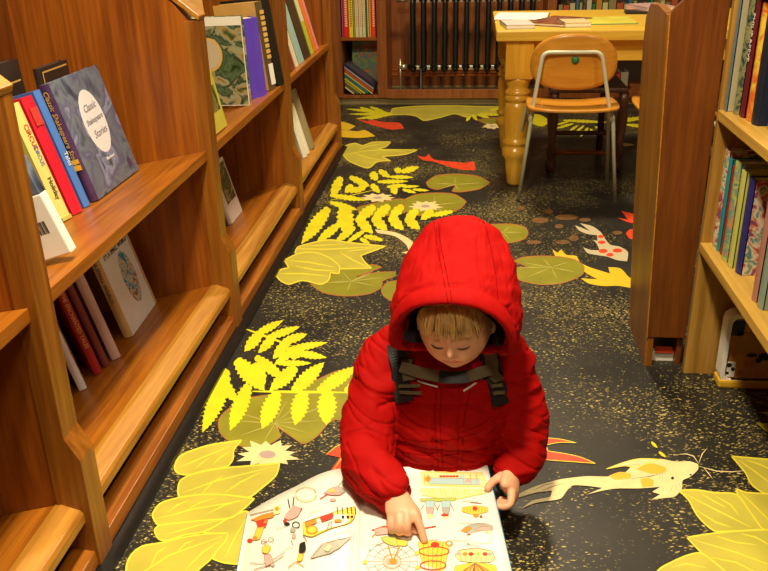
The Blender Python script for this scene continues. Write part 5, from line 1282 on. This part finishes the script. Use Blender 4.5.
    ipoly([(303, 524), (320, 518), (338, 512), (355, 508), (355, 517), (350, 524), (330, 530), (312, 538), (304, 536)], 'p_yel'); iell((312, 531), 6, 4.4, 'p_org'); iell((312, 531), 4.4, 3.2, 'p_yel'); ipoly([(305, 524), (316, 520), (317, 524), (306, 528)], 'p_org'); ipoly([(320, 518), (333, 514), (333, 519), (322, 523)], 'p_red')
    for x_ in (337, 342, 347, 351, 355): iline([(x_, 508), (x_ + 1, 515)], .9, 'ink')
    for x_ in (343, 348, 352): iell((x_, 518), 1.4, 1.1, 'ink')
    iline([(327, 532), (329, 524), (332, 522), (331, 530)], .7, 'p_lin'); iell((338, 522), 4, 1.6, 'p_org')
    ipoly([(311, 560), (323, 546), (336, 541), (351, 539), (340, 549), (330, 555)], 'p_gry', False); ipoly([(324, 551), (329, 546), (332, 548), (328, 553)], 'p_pal'); iline([(310, 560), (322, 545), (352, 538)], .6, 'p_lin'); iline([(351, 532), (350, 545), (348, 571)], .5, 'p_txt'); iline([(354, 532), (353, 545), (351, 571)], .5, 'p_txt')
    iell((266, 541), 2.6, 2, 'page_white'); iring((264, 543), 2.6, 2, .6, 'p_lin'); iring((271, 541), 2.6, 2, .6, 'p_lin'); ipoly([(262, 549), (268, 546), (271, 549), (268, 555), (263, 554)], 'p_yel'); ipoly([(264, 556), (271, 556), (274, 565), (266, 568)], 'p_pnk'); iline([(250, 564), (262, 565), (272, 561), (285, 553)], .8, 'p_pnk'); iline([(254, 571), (268, 567), (284, 557)], .7, 'p_lin'); iell((273, 566), 2, 2, 'p_gry')
    ipoly([(300, 545), (305, 543), (306, 551), (302, 556), (299, 554)], 'ink'); ipoly([(299, 555), (304, 555), (302, 562), (297, 563)], 'p_yel'); iline([(288, 569), (296, 563), (304, 568)], .8, 'p_org'); iline([(303, 536), (307, 543)], .6, 'p_lin')
    for (x_, y_, l_) in ((310, 514, 12), (276, 530, 10), (330, 537, 20), (284, 551, 10)): iline([(x_, y_), (x_ + l_, y_ - l_ * .28)], .45, 'p_txt')
    iring((378, 502), 8, 5, .6, 'p_txt')
    pm.build('page_print', ob)
#PERSON>
# ------------------------------------------------------------------ light
def area(name, loc, target, size, power, col, shape='DISK'):
    l = bpy.data.lights.new(name, 'AREA'); l.shape = shape; l.size = size; l.energy = power; l.color = col
    o = bpy.data.objects.new(name, l); COL.objects.link(o); o.location = loc
    o.rotation_euler = (V(target) - V(loc)).to_track_quat('-Z', 'Y').to_euler(); return o
area('ceiling_lamp_near', (-.22, .95, 2.75), (-.22, .95, 0), .26, 74, (1, .84, .57))
area('ceiling_lamp_far', (.1, 4.1, 2.8), (.1, 4.1, 0), .4, 50, (1, .82, .53))
area('ceiling_lamp_right', (2.0, 1.6, 2.8), (2.0, 1.6, 0), .3, 26, (1, .84, .57))
area('fill_light_behind', (.45, -.5, 2.8), (.45, -.5, 0), .5, 22, (1, .84, .57))  # added fill light behind the camera, brightens the child's front
w = bpy.data.worlds.new('world'); sc.world = w; w.use_nodes = True
w.node_tree.nodes['Background'].inputs[0].default_value = (1, .78, .5, 1); w.node_tree.nodes['Background'].inputs[1].default_value = .02
sc.view_settings.view_transform = 'Standard'; sc.view_settings.look = 'None'; sc.view_settings.gamma = 1; sc.view_settings.use_curve_mapping = False
sc.view_settings.exposure = 0.6
